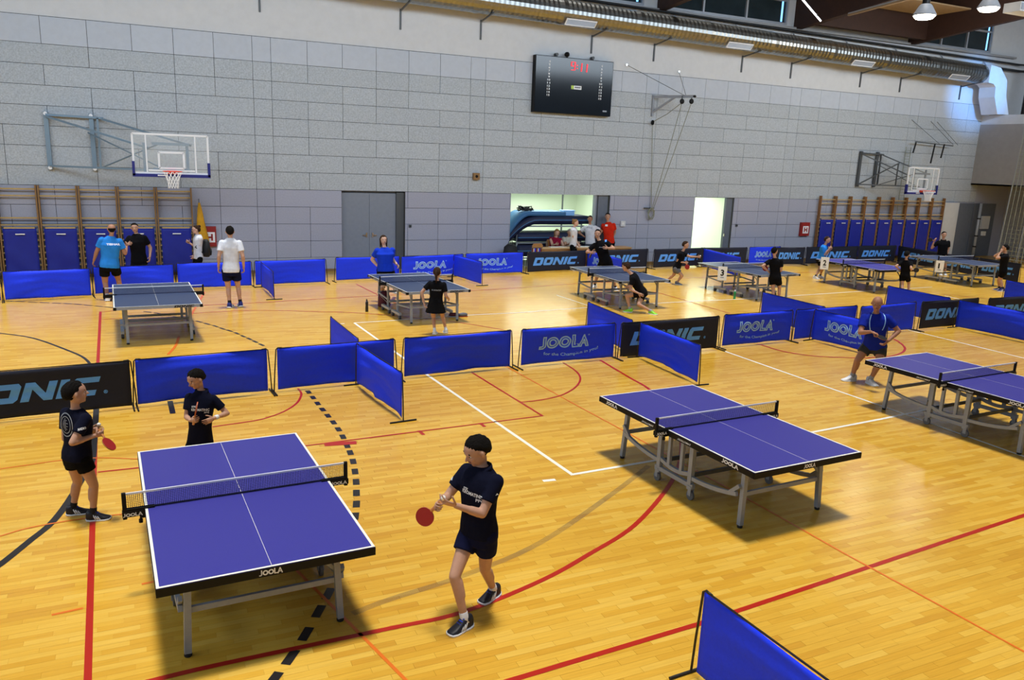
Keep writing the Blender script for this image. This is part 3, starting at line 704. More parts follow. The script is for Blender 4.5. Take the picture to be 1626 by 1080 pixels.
for a, b in ((g1, cle), (g2, cle+Vector((.05, 0, 0))), (Vector((wx, WY-.1, 5.15)), cle), (g1, Vector((wx, WY-.1, 5.2)))):
    mid = (a+b)/2+Vector((0, 0, -.06)); MB().tube([a, mid, b], .013, 5).build('rope', 'rope', t)
coil = MB(); pts = []
for k in range(50):
    a = k*.6; pts.append(cle+Vector((.13*math.cos(a)*(1+.3*math.sin(k)), -.03*math.sin(a*1.3), -.08+.2*math.sin(a)*(1+.2*math.cos(k*2)))))
coil.tube(pts, .014, 5).build('rope_coil', 'rope', t); MB().bar(cle+Vector((-.3, .05, .12)), cle+Vector((.15, .05, .12)), .04, .04).build('cleat', 'steel_dark', t)
# small things on the wall
def wallbox(label, px, py, wd, ht, dp, m, cat='box', m2='black_plastic'):
    g = gy(px, py, WY); t = thing('wall_box', label, cat, (g.x, WY, g.z)); MB().bbox((-wd/2, -dp, -ht/2), (wd/2, 0, ht/2)).build('cover', m, t)
    MB().lathe((0, -dp, 0), [(wd*.25, -.012), (wd*.2, .012)][::-1], 10, (0, -1, 0)).build('centre', m2, t); return t
wallbox('small rusty brown box high on the grey wall left of the scoreboard', 755, 280, .22, .22, .12, 'bar_post', 'box')
wallbox('tiny dark switch right of the grey double doors', 651, 359, .09, .09, .04, 'steel_dark', 'switch')
wallbox('cream light switch box right of the person in red', 988, 355, .2, .2, .07, 'plaster', 'switch', 'white_plastic')
wallbox('tiny dark switch right of the open pale doorway', 1169, 358, .1, .1, .04, 'steel_dark', 'switch')
for lb, x0, x1, z0, z1 in (('red hydrant cabinet with white H by the yellow cloth', 1.36, 1.86, .83, 1.42), ('red hydrant cabinet with white H left of the far wall bars', 24.72, 25.2, 1.02, 1.58)):
    t = thing('hydrant_cabinet', lb, 'cabinet', (0, 0, 0)); MB().box((x0, WY-.1, z0), (x1, WY, z1)).build('case', 'sign_red', t); MB().box((x0+.03, WY-.115, z0+.03), (x1-.03, WY-.1, z1-.03)).build('door', 'sign_red', t)
    cx, cz = (x0+x1)/2+.06*(x1 < 2), (z0+z1)/2-.02; mb = MB(); mb.box((cx-.15, WY-.125, cz-.15), (cx+.15, WY-.116, cz+.15)); mb.build('sign_plate', 'print_white', t)
    mb = MB(); mb.box((cx-.09, WY-.13, cz-.1), (cx-.04, WY-.125, cz+.1)); mb.box((cx+.04, WY-.13, cz-.1), (cx+.09, WY-.125, cz+.1)); mb.box((cx-.06, WY-.13, cz-.025), (cx+.06, WY-.125, cz+.025)); mb.build('letter', 'sign_red', t)
# yellow cloth hanging beside the left bars
t = thing('yellow_cloth', 'yellow cloth bundle hanging from a hook beside the left wall bars', 'cloth')
rg = []
for k in range(9):
    f = k/8; z = 2.12-1.3*f; wd = .025+.155*f**.8; cxx = 1.42+.06*f
    rg.append([Vector((cxx+wd*math.cos(a)*(1+.12*math.cos(5*a+k)), WY-.21+.07*math.sin(a)*(.3+f), z)) for a in [2*PI*j/20 for j in range(20)]])
MB().loft(rg).build('fabric', 'fabric_yellow', t, True); MB().tube([(1.42, WY, 2.2), (1.42, WY-.18, 2.22), (1.42, WY-.21, 2.1)], .012, 6).build('hook', 'steel_dark', t)

# ---------- basketball goals
def hoop(label, bx, by, wx0, wx1, wz0, wz1, by_wall=WY):
    t = thing('basketball_goal', label, 'basketball hoop')
    z0, z1 = 2.92, 3.97; x0, x1 = bx-.9, bx+.9
    fr = MB(); th = .05
    for a, b in (((x0, z0+.07), (x1, z0+.07)), ((x0, z1), (x1, z1)), ((x0, z0+.05), (x0, z1)), ((x1, z0+.05), (x1, z1))): fr.bar((a[0], by, a[1]), (b[0], by, b[1]), th, th, up=(0, 1, 0))
    for s in (-.59, .59): fr.bar((bx+s, by, z0+.07), (bx+s, by, z1), .035, .03, up=(0, 1, 0))
    fr.build('board_frame', 'white_paint', t)
    MB().box((x0, by-.012, z0+.05), (x1, by+.0, z1)).build('board_glass', 'clear', t)
    sq = MB()
    for a, b in (((-.3, .2), (.3, .2)), ((-.3, .6), (.3, .6)), ((-.3, .2), (-.3, .6)), ((.3, .2), (.3, .6))): sq.bar((bx+a[0], by-.02, z0+a[1]), (bx+b[0], by-.02, z0+b[1]), .05, .01, up=(0, 1, 0))
    sq.bar((bx-.56, by-.02, z0+.14), (bx+.56, by-.02, z0+.14), .04, .01, up=(0, 1, 0))
    sq.build('target_square', 'print_white', t)
    pd = MB(); pd.box((x0-.04, by-.05, z0-.03), (x1+.04, by+.05, z0+.05)); pd.box((x0-.04, by-.05, z0), (x0+.025, by+.05, z0+.36)); pd.box((x1-.025, by-.05, z0), (x1+.04, by+.05, z0+.36)); pd.build('edge_pad', 'pad_blue', t)
    MB().box((bx-.35, by-.055, z0-.0), (bx-.12, by-.051, z0+.03)).build('printed_mark', 'print_white', t)
    cy = by-.15-.225; ring = [(bx+.228*math.cos(a), cy+.228*math.sin(a), 3.05) for a in [2*PI*k/24 for k in range(25)]]
    r_ = MB(); r_.tube(ring, .011, 6); r_.box((bx-.12, by-.15, 2.98), (bx+.12, by-.02, 3.06)); r_.build('rim', 'hoop_red', t)
    n = MB()
    def np_(k, j): a = 2*PI*k/12; r = (.225, .19, .155, .13, .12, .125)[j]; return Vector((bx+r*math.cos(a), cy+r*math.sin(a), 3.05-.085*j))
    for k in range(12):
        for j in range(5): n.tube([np_(k+(j % 2)*.5, j), np_(k+.5+(j % 2)*.5 if j % 2 == 0 else k+1, j+1)], .008, 4); n.tube([np_(k+(j % 2)*.5, j), np_(k-.5+(j % 2)*.5 if j % 2 == 0 else k, j+1)], .008, 4)
    n.build('net', 'print_white', t)
    m = 'steel_blue' if bx < 5 else 'steel_dark'
    fr = MB()
    for x in (wx0, wx1): fr.bar((x, by_wall-.08, wz0), (x, by_wall-.08, wz1), .11, .08)
    fr.build('wall_post', m, t)
    for zz in (wz0+.05, wz1-.05):
        for x in (wx0, wx1): MB().lathe((x, by_wall-.13, zz), [(.05, -.02), (.05, .02)], 10, (0, 1, 0)).build('pivot', 'print_white' if bx < 5 else 'steel_dark', t)
    a = MB(); yw = by_wall-.14; yb = by+.18
    a.bar((wx0, yw, wz1-.08), (wx1+.3, yw, wz1-.1), .05, .06); a.bar((wx0, yw, wz0+.1), (bx+.1, yb, wz0+.1), .05, .05)
    a.bar((wx0, yw, wz1-.12), (bx-.55, yb, 3.62), .05, .05); a.bar((wx1+.25, yw, wz1-.12), (bx+.5, yb, 3.72), .05, .05)
    a.bar((wx1+.15, yw, wz0+.1), (wx1+.15, yw, wz1-.1), .05, .05)
    a.bar((wx1+.2, yw, wz0+.1), (bx-.3, yb, 3.72), .03, .03); a.bar((wx1-.1, yw-.05, wz1-.5), (bx-.2, yb, wz0+.15), .03, .03)
    if bx > 5:
        a.bar((wx0, yw, wz0+.1), (wx1+1, yw-.3, wz1-.4), .04, .04); a.bar((wx1+.9, yw-.3, wz0+.1), (wx1+.9, yw-.3, wz1-.45), .04, .04)
        for z in (3.1,): a.bar((bx-.35, yb, 3.0), (bx-.35, yb, 3.9), .06, .06); a.bar((bx+.35, yb, 3.0), (bx+.35, yb, 3.9), .06, .06)
    else:
        a.bar((bx-.64, yb, 2.98), (bx-.64, yb, 3.75), .07, .07); a.bar((bx+.4, yb, 2.98), (bx+.4, yb, 3.75), .07, .07)
    a.build('swing_arm', m, t)
    MB().box((bx-.45, by+.03, 3.05), (bx+.45, by+.06, 3.12)).box((bx-.45, by+.03, 3.7), (bx+.45, by+.06, 3.77)).build('board_mount', m, t)
    return t
hoop('basketball backboard on a swung steel arm above the left wall bars', .69, 22.9, -2.27, -1.2, 2.95, 4.46)
hoop('smaller looking distant basketball backboard above the right wall bars', 29.68, 23.5, 27.6, 28.57, 3.10, 4.57)
# rings / rope suspension left of the far hoop
t = thing('rope_suspension', 'thin steel rail with hanging straps above the distant basketball backboard', 'rail')
MB().bar((30.5, WY-.3, 5.08), (32.9, WY-.3, 5.0), .04, .04).build('rail', 'steel_dark', t)
for x, z in ((30.5, 4.6), (31.7, 4.2), (32.3, 4.45)): MB().bar((x, WY-.32, 5.05), (x-.1, WY-.32, z), .04, .05).build('strap', 'black_metal', t)
for x0, x1 in ((30.4, 32.0), (31.6, 32.9), (32.0, 33.2)): MB().tube([(x0, WY-.02, 6.0), (x1, WY-.3, 5.05)], .01, 5).build('stay_wire', 'steel_dark', t)
lad = MB()
for k in range(26): lad.bar((30.15, WY-.15, 1.7+k*.12), (30.45, WY-.15, 1.7+k*.12), .015, .015)
for x in (30.15, 30.45): lad.bar((x, WY-.15, 1.6), (x, WY-.15, 4.85), .02, .02)
lad.build('rope_ladder', 'rope', t)

# ---------- wall bars and gym mats
def wall_bars(label, x0, x1, top, postm, matz, matlabel, k, grp, sag=True):
    t = thing('wall_bars', label, 'wall bars', (x0, WY, 0), group='wall bars on the '+grp)
    W_ = x1-x0
    for a in (.03, W_-.03): MB().bbox((a-.02, -.2, 0), (a+.02, -.06, top+.03)).build('upright', postm, t)
    zs = [top-.07, top-.25, top-.84, top-1.03] if matz < 1.6 else [top-.12, top-.28, top-.72, top-.86]
    z = matz-.15
    while z > .2: zs.append(z); z -= .17
    for z in zs: MB().tube([(.03, -.17, z), (W_-.03, -.17, z)], .021, 8).build('rung', 'bar_wood', t, True)
    g = thing('gym_mat', matlabel, 'gym mat', (x0, WY, 0), group='blue mats hung on the '+grp)
    mb = MB(); nx, nz = 10, 14; a, b = .09, W_-.09; rows_ = []
    vs = []; ph = random.uniform(0, 6)
    for j in range(nz+1):
        for i in range(nx+1):
            u = i/nx; v = j/nz; s = .03*math.sin(3*u+4*v*(1 if k % 2 else -1)+ph)*(1-v*.7)+.018*math.sin(7*v+5*u+ph) if sag else 0
            vs.append((a+(b-a)*u, -.24-abs(s), .12+(matz-.12)*v))
    fs = [(j*(nx+1)+i, j*(nx+1)+i+1, (j+1)*(nx+1)+i+1, (j+1)*(nx+1)+i) for j in range(nz) for i in range(nx)]
    n = len(vs); vs += [(x_, -.2, z_) for x_, y_, z_ in vs]; fs += [tuple(n+q for q in reversed(f)) for f in list(fs)]
    bd = [i for i in range(nx+1)]+[(j+1)*(nx+1)-1 for j in range(1, nz+1)]+[nz*(nx+1)+i for i in range(nx-1, -1, -1)]+[j*(nx+1) for j in range(nz-1, 0, -1)]
    for q in range(len(bd)): c, d = bd[q], bd[(q+1) % len(bd)]; fs.append((c, n+c, n+d, d))
    mb.add(vs, fs).build('cover', 'mat_blue', g, True)
    MB().box((W_*.5-.1, -.315, matz-.16), (W_*.5+.12, -.30, matz-.13)).build('printed_mark', 'print_white', g)
    if matz < 1.6: MB().bbox((.12, -.26, matz), (W_-.12, -.2, matz+.035)).build('hanging_rail', 'bar_wood', g)
    else: MB().bbox((.12, -.24, matz), (W_-.12, -.2, matz+.03)).build('hanging_rail', 'bar_wood', g)
ordn = ['first', 'second', 'third', 'fourth', 'fifth', 'sixth', 'seventh', 'eighth', 'ninth', 'tenth']
lx = [-4.55, -3.59, -2.63, -1.67, -.70, .28, 1.25]
for k in range(6):
    wall_bars('pale wooden climbing bars on the left, %s unit from the hall\'s left end' % ordn[k], lx[k], lx[k+1], 2.50, 'bar_post', 1.38, 'rumpled blue mat on the left bars, %s from the left end' % ordn[k], k, 'left')
rx = [25.55, 26.42, 27.28, 28.13, 28.97, 29.81, 30.65, 31.47, 32.30, 33.13]
for k in range(9):
    wall_bars('orange-brown climbing bars on the right, %s unit from the red cabinet' % ordn[k], rx[k], rx[k+1], 2.66, 'bar_post_orange', 1.72, 'flat blue mat on the right bars, %s from the red cabinet' % ordn[k], k, 'right', False)

# ================================================================== TABLES
def half_top(y0, y1, top, edge, edge_h):
    pass
def make_table(kind, label, x, y, rz):
    jo = kind == 'joola'
    t = thing('table_tennis_table', label, 'table', (x, y, 0), rz)
    W2, L2 = .7625, 1.37
    topm = 'table_purple' if jo else 'table_grey'; H = .76
    for s in (-1, 1):
        ya, yb = (.004, L2) if s > 0 else (-L2, -.004)
        tp = MB().box((-W2, ya, H-.022), (W2, yb, H)).build('tabletop', topm, t)
        ln = MB(); z = H+.0012
        def q(x0, y0, x1, y1): ln.box((x0, y0, H-.001), (x1, y1, z))
        q(-W2, ya, -W2+.02, yb); q(W2-.02, ya, W2, yb); q(-.0015, ya, .0015, yb)
        ye = L2-.02 if s > 0 else -L2; q(-W2+.02, ye, W2-.02, ye+.02)
        ln.build('white_lines', 'line_white', tp)
        e = MB(); eh = .062 if jo else .05; zt = H-.006; k = .004
        e.box((-W2-k, ya, zt-eh), (-W2+.02, yb, zt)); e.box((W2-.02, ya, zt-eh), (W2+k, yb, zt))
        yy = L2 if s > 0 else -L2; e.box((-W2-k, min(yy, yy-s*.02)-(k if s < 0 else 0), zt-eh), (W2+k, max(yy, yy-s*.02)+(k if s > 0 else 0), zt))
        e.build('edge_frame', 'black_plastic' if jo else 'steel_grey', tp)
        if not jo:
            b = MB(); b.box((-W2-.006, ya, H-.014), (W2+.006, yb, H-.003)); b.build('edge_trim', 'black_plastic', tp)
            for sx in (-1, 1):
                MB().box((sx*W2-(.045 if sx > 0 else .009), yy-(.05 if s > 0 else .009), zt-eh-.004), (sx*W2+(.009 if sx > 0 else .045), yy+(.009 if s > 0 else .05), zt)).build('corner_cap', 'black_plastic', tp)
        # lettering on the edges: near end, and left/right sides
        ht = .034; fn_end = flat((0, -L2-.006, zt-eh), (1, 0, 0), (0, 0, 1)); fn_far = flat((0, L2+.006, zt-eh), (-1, 0, 0), (0, 0, 1))
        fl = flat((-W2-.006, 0, zt-eh), (0, -1, 0), (0, 0, 1)); frt = flat((W2+.006, 0, zt-eh), (0, 1, 0), (0, 0, 1))
        if jo:
            if s < 0: decal(letters_inline(solid=True), -.09 if rz > .049 or x > 4 else -.09, .012, .042, fn_end, 'edge_lettering', 'print_white', tp, mx=.5)
            decal(letters_inline(solid=True), (-L2+.16) if s > 0 else (L2-.16-.30), .014, .042, fl, 'edge_lettering', 'print_white', tp, wd=.24, mx=.5)
            decal(letters_font('ROLLOMAT'), (-.44) if s > 0 else (.22), .014, .022, fl, 'edge_lettering', 'print_white', tp, wd=.2, mx=.5)
            mbt = MB(); yq = .47 if s > 0 else -.19; mbt.add([(-W2-.0065, yq, zt-eh+.014), (-W2-.0065, yq-.04, zt-eh+.014), (-W2-.0065, yq-.02, zt-eh+.04)], [(0, 1, 2)]); mbt.build('edge_mark', 'print_grey', tp)
        else:
            v = letters_blocky('DONIC')
            if s < 0: decal(v, .26, .005, .042, fn_end, 'edge_lettering', 'print_black', tp, wd=.36, mx=.5)
            decal(v, (-L2+.14) if s > 0 else (L2-.55), .008, .034, fl, 'edge_lettering', 'print_black', tp, wd=.3, mx=.5)
    # net
    nt = MB().box((-.915, -.006, H+.138), (.915, .006, H+.1535)).build('net_tape', 'white_paint', t)
    n = MB(); z0, z1 = H+.006, H+.141
    k = -.915
    while k < .915: n.add([(k, 0, z0), (k+.0034, 0, z0), (k+.0034, 0, z1), (k, 0, z1)], [(0, 1, 2, 3)]); k += .0145 if jo else .012
    for j in range(9): z = z0+(z1-z0)*j/9; n.add([(-.915, .0005, z), (.915, .0005, z), (.915, .0005, z+.0026), (-.915, .0005, z+.0026)], [(0, 1, 2, 3)])
    n.box((-.915, -.003, z0-.002), (.915, .003, z0+.010)); n.build('net_mesh', 'net_cord' if jo else 'net_blue', nt)
    for s in (-1, 1):
        p = MB().bbox((s*.915-.016, -.016, H-.07), (s*.915+.016, .016, H+.156), .004)
        po = p.build('net_post', 'black_plastic', t)
        c = MB(); a, b = sorted((s*.70, s*.93)); c.box((a, -.022, H+.001), (s*.78 if s > 0 else b-.15, .022, H+.02) if s > 0 else (b-.0, .022, H+.02)) if False else None
        x0, x1 = sorted((s*.69, s*.925)); c.box((x0, -.02, H+.001), (x1, .02, H+.016)); x0, x1 = sorted((s*.765, s*.935)); c.box((x0, -.026, H-.05), (x1, .026, H-.001)); x0, x1 = sorted((s*.70, s*.80)); c.box((x0, -.02, H-.075), (x1, .02, H-.06)); c.lathe((s*.80, 0, H-.12), [(.016, 0), (.016, .03), (.007, .035), (.007, .06)], 8)
        co_ = c.build('net_clamp', 'black_plastic', po)
        if jo: decal(letters_inline(solid=True), .775 if s > 0 else -.928, .008, .03, flat((0, -.028, H-.052), (1, 0, 0), (0, 0, 1)), 'clamp_lettering', 'print_white', po, wd=.145, mx=.5)
    # legs and undercarriage
    lm = 'steel_grey'
    lx_, ly = (.57, 1.03) if jo else (.56, 1.10)
    for sx in (-1, 1):
        for sy in (-1, 1):
            ox = 0.03 if jo else 0
            lg = MB().bar((sx*(lx_-ox), sy*(ly+.0), H-.03), (sx*lx_, sy*(ly+.03), .03), .05, .036 if not jo else .05, up=(0, 1, 0)).build('leg', lm, t)
            MB().lathe((sx*lx_, sy*(ly+.03), 0), [(.026, 0), (.03, .012), (.024, .035)], 10).build('foot', 'rubber', lg)
    for sy in (-1, 1):
        bars = MB(); bars.bar((-lx_, sy*ly, .36), (lx_, sy*ly, .36), .03, .045)
        if not jo:
            for sx in (-1, 1): bars.bar((sx*lx_, sy*ly, .55), (sx*(lx_-.0), sy*(ly-.22), H-.03), .012, .02)
        else: bars.bar((lx_-.3, sy*ly, H-.04), (lx_, sy*ly, .42), .02, .03)
        bars.build('crossbar', lm, t)
    for sx in (-1, 1):
        f = MB(); X = sx*.60
        if jo:
            for yy in (-.28, .28):
                f.bar((X, yy, .12), (X, yy, H-.03), .05, .06, up=(0, 1, 0)); f.box((X-.03, yy-.045, H-.13), (X+.03, yy+.045, H-.03))
            for yy in (-.11, .11): f.bar((X, yy, .26 if yy else .3), (X, yy, H-.03), .035, .045, up=(0, 1, 0))
            f.bar((X, -.34, .17), (X, .34, .17), .045, .05)
            pts = [(X, -.28+.56*q/8, .30-.05*math.sin(PI*q/8)) for q in range(9)]
            for q in range(8): f.bar(pts[q], pts[q+1], .04, .045)
            for s in (-1, 1):
                pts = [(X, s*(.28+.72*q/6), .26+.10*(q/6)**2) for q in range(7)]
                for q in range(6): f.bar(pts[q], pts[q+1], .035, .045)
                f.bar((X, s*(.9), .34), (X, s*1.03, .46), .03, .04)
            fo = f.build('side_frame', lm, t)
            for yy in (-.30, .30):
                wv = MB(); wv.lathe((X+sx*.0, yy, .055), [(.02, -.016), (.055, -.014), (.055, .014), (.02, .016)], 16, (1, 0, 0))
                wo = wv.build('caster', 'wheel_grey', t)
                MB().bar((X-.022, yy, .055), (X-.022, yy, .15), .008, .05).bar((X+.022, yy, .055), (X+.022, yy, .15), .008, .05).box((X-.03, yy-.03, .14), (X+.03, yy+.03, .17)).build('caster_fork', lm, wo)
        else:
            for yy in (-.42, .42):
                f.bar((X, yy*.8, .13), (X, yy*.8, H-.03), .04, .05, up=(0, 1, 0))
            for s in (-1, 1): f.bar((X, s*.336, .30), (X, s*ly, .36), .022, .035)
            f.build('side_frame', lm, t)
            for s in (-1, 1):
                b_ = MB().bar((X+sx*.04, s*.36-.27, .12), (X+sx*.04, s*.36+.27, .12), .06, .055); bo = b_.build('wheel_bar', 'steel', t)
                for dy in (-.23, .23):
                    MB().lathe((X+sx*.04, s*.36+dy, .045), [(.018, -.03), (.045, -.026), (.045, -.006), (.03, 0), (.045, .006), (.045, .026), (.018, .03)], 14, (1, 0, 0)).bar((X+sx*.04, s*.36+dy, .05), (X+sx*.04, s*.36+dy, .11), .02, .04).build('caster', 'steel_dark', bo)
    for yy, zz, wd in ((-.25, .27, .045), (.25, .27, .045), (-.10, H-.09, .04), (.10, H-.09, .04)):
        MB().bar((-.6, yy, zz), (.6, yy, zz), .03, wd).build('centre_bar', 'steel_dark' if jo else lm, t)
    return t
TB = [('joola', 'purple table with black edge in the left foreground', .611, 6.727, .045), ('joola', 'purple table with black edge alone in the middle right court', 5.978, 6.969, .050),
      ('joola', 'purple table cut by the right edge of the photo, beside the old man', 11.16, 7.392, .057), ('donic', 'grey blue table with light apron before the two men at far left', .068, 17.30, .037),
      ('donic', 'grey blue table between woman in blue and girl in black skirt', 5.763, 17.808, .057), ('donic', 'grey blue table in front of the judges\' desk, crouching player beside it', 11.618, 18.222, -.01),
      ('donic', 'grey blue table with score card 3 hung at its net', 16.322, 18.462, .014), ('joola', 'small looking far purple table with score card 2', 21.368, 18.633, -.03),
      ('donic', 'farthest grey blue table with score card 1', 26.258, 18.941, -.013)]
for k, lb, x, y, rz in TB: make_table(k, lb, x, y, rz)
# score cards hanging at the nets
for n, px, py, X, wh in (('3', 1147, 434, 15.34, 'nearest of the three carded tables, reading three'), ('2', 1309.5, 418, 20.42, 'far purple table, reading two'), ('1', 1492, 423, 25.26, 'farthest table, reading one')):
    g = gx(px, py, X); t = thing('score_card', 'white score card hanging at the %s' % wh, 'card', g)
    d = (CAM-g); a = math.atan2(d.x, -d.y); t.rotation_euler.z = a*.9
    MB().box((-.13, -.006, -.21), (.13, .006, .2)).build('card', 'paper', t)
    decal(letters_font(n, .04), -.05, -.08, .19, flat((0, -.008, 0), (1, 0, 0), (0, 0, 1)), 'printed_number', 'print_black', t, wd=.1 if n != '1' else .05, mx=.5)
    MB().box((-.05, -.009, -.14), (.05, -.007, -.11)).build('small_print', 'print_grey', t); MB().bar((0, .01, .20), (0, .1, .24), .03, .02).build('clip', 'black_plastic', t)

# ================================================================== BARRIERS
BH = .72
def barrier(label, a, b, kind='blue', foot=(1, 1), side=1, grp='net', sag=.02, fold=1.0):
    """a,b: ground ends (x,y). Cloth hung from a black tube frame; print faces the camera."""
    a = Vector((a[0], a[1], 0)); b = Vector((b[0], b[1], 0)); d = b-a; L_ = d.length; ang = math.atan2(d.y, d.x)
    t = thing('court_barrier', label, 'barrier', a, ang, group={'net': 'barriers between the courts', 'far': 'barriers along the back wall'}[grp])
    m = {'blue': 'cloth_blue', 'joola': 'cloth_blue', 'donic': 'cloth_navy'}[kind]
    # camera side is local -y when the camera is right of the direction a->b
    loc = Matrix.Rotation(-ang, 3, 'Z') @ (CAM-a); sg = -1 if loc.y < 0 else 1
    ph = random.uniform(0, 6.28); c0, c1 = .015, L_-.015; dep = random.uniform(.012, .03)
    amp = .012 if kind == 'donic' else .026*fold
    def S_(u, v):       # u along, v up
        q = (u-c0)/(c1-c0); e = math.sin(PI*min(max(q, 0), 1))
        zz = .045+v*(BH-.055); bot = sag*e*(1-v)
        y = amp*e*math.sin(5.0*q+3.5*v+ph)*(1.15-v)+.4*amp*math.sin(11*q-6*v+ph*2)*e*(1-v)+amp*.7*e*math.sin(PI*v)*math.sin(2*ph)
        y += .35*amp*math.sin(9*(1-v)*(1-.8*abs(q-.5))*3+ph)*e+.9*amp*e*math.sin(4.6*(v+.9*(q-.5)**2*4*.35)+ph*.3)
        return Vector((c0+(c1-c0)*q, y, zz+bot*(.4)-.012*e*v))
    nx, nz = 30, 12; vs = []; fs = []
    for sgn in (1, -1):
        for j in range(nz+1):
            for i in range(nx+1): p = S_(c0+(c1-c0)*i/nx, j/nz); vs.append((p.x, p.y+sgn*.003, p.z))
    n = (nx+1)*(nz+1)
    for j in range(nz):
        for i in range(nx):
            q = (j*(nx+1)+i, j*(nx+1)+i+1, (j+1)*(nx+1)+i+1, (j+1)*(nx+1)+i); fs.append(q[::-1]); fs.append(tuple(n+k for k in q))
    bd = [i for i in range(nx+1)]+[(j+1)*(nx+1)-1 for j in range(1, nz+1)]+[nz*(nx+1)+i for i in range(nx-1, -1, -1)]+[j*(nx+1) for j in range(nz-1, 0, -1)]
    for q in range(len(bd)): c, e = bd[q], bd[(q+1) % len(bd)]; fs.append((c, e, n+e, n+c))
    mb = MB(); mb.add(vs, fs); cloth = mb.build('cloth_panel', m, t, True)
    MB().bar((c0+.02, 0, BH-.013), (c1-.02, 0, BH-.013), .012, .01).build('top_tube', 'black_metal', t)
    for k, x in enumerate((0, L_)):
        s = 1 if k == 0 else -1
        fr = MB(); fr.tube([(x+s*.09, 0, BH-.01), (x+s*.03, 0, BH-.005), (x+s*.0, 0, BH-.03), (x-s*.03, 0, .30), (x-s*.045, 0, .012)], .0095, 7)
        fr.build('end_post', 'black_metal', t, True)
        if foot[k]: MB().tube([(x-s*.045, -.20, .012), (x-s*.045, .20, .012)], .012, 7).build('foot', 'black_metal', t)
    if kind != 'blue':
        off = sg*.0075
        def fn(u, v):
            uu = u if sg < 0 else L_-u
            p = S_(uu, (v-.045)/(BH-.055)); p.y += off; return p
        if kind == 'donic':
            w_ = L_*.745; decal(letters_blocky('DONIC'), L_*.09, .25, .27, fn, 'printed_lettering', 'print_cyan', cloth, wd=w_, mx=.07)
            decal(letters_font('\u00ae'), L_*.09+w_+.02, .26, .055, fn, 'printed_mark', 'print_cyan', cloth, wd=.055, mx=.2)
        else:
            w_ = L_*.53; decal(letters_inline(), L_*.19, .30, .24, fn, 'printed_lettering', 'print_pale', cloth, wd=w_, mx=.06)
            def fa(u, v):
                q = (u-L_*.24)/(L_*.58); return fn(u, v-.055*math.sin(PI*min(max(q, 0), 1))+.035*q*q)
            decal(letters_font('for the Champion in you!', .012), L_*.24, .175, .075, fa, 'printed_slogan', 'print_pale', cloth, wd=L_*.58, mx=.05)
    return t
def g2(px, py, z=.72): p = gz(px, py, z); return (p.x, p.y)
def ext(a, b, L_): d = (Vector(b)-Vector(a)).normalized()*L_; return (a[0]+d.x, a[1]+d.y)
b1b = g2(207, 571); b1a = ext(b1b, g2(0, 588), 2.35)
barrier('navy barrier with large sky blue lettering at the left frame edge', b1a, b1b, 'donic')
barrier('plain blue barrier right of the left navy one, behind the boy with wristband', g2(212, 570), g2(425, 553))
barrier('plain blue barrier meeting the two crosswise barriers in the near row', g2(438, 552), g2(627, 537))
barrier('crosswise blue barrier running away from the near row toward the girl', g2(569, 537), g2(524.8, 501.6), fold=.5)
barrier('crosswise blue barrier running toward the camera, left one in front of the row', g2(566, 544), g2(639, 591), fold=1.5, sag=.1)
barrier('plain blue barrier between the crosswise one and the light lettered one', g2(641, 536), g2(812.7, 523.3), fold=1.6)
barrier('blue barrier with pale lettering and slogan in the middle of the near row', g2(828.3, 522.4), g2(978, 512), 'joola')
barrier('navy lettered barrier half hidden by a crosswise blue one, middle row', g2(987, 512), g2(1142.9, 501), 'donic')
barrier('crosswise blue barrier running away toward the crouching player', g2(1005, 507.7), g2(933.8, 478.5), sag=.08, fold=1.4)
barrier('crosswise blue barrier ending just behind the middle right table', g2(1016.8, 510.7), g2(1113.5, 547), fold=1.5, sag=.12)
barrier('blue barrier with pale lettering right of the half hidden navy one', g2(1150.6, 499), g2(1259.7, 491.7), 'joola')
barrier('plain blue barrier mostly hidden behind the slanted lettered one', g2(1265, 491), g2(1362, 484.4), fold=.4)
barrier('crosswise blue barrier running away toward the boy at table with card 3', g2(1311, 486.7), g2(1211, 463))
dn = g2(1294, 490.4); barrier('crosswise blue barrier with pale lettering behind the old man', dn, g2(1410, 514.5), 'joola')
barrier('plain blue barrier right behind the old man', g2(1368, 486), g2(1455.6, 478.6))
barrier('navy barrier with first letters showing, right of the old man', g2(1464.7, 478.6), g2(1554.7, 472.5), 'donic')
barrier('crosswise blue barrier running away behind the old man\'s head', g2(1509.8, 472.5), g2(1410, 453), fold=.5)
a = g2(1523, 475.5); barrier('crosswise blue barrier reaching the right frame edge', a, ext(a, g2(1626, 494), 2.2))
a = g2(1571, 473); barrier('navy barrier cut by the right frame edge behind the blue one', a, ext(a, g2(1626, 470), 2.3), 'donic')
a = g2(1597.9, 443.8); barrier('blue barrier at the right frame edge below the far player', ext(a, g2(1626, 449), 2.0), a, fold=.6)
a = g2(1117.5, 934); barrier('large blue barrier cut by the bottom frame edge', a, ext(a, g2(1319, 1080), 2.0), sag=.05)
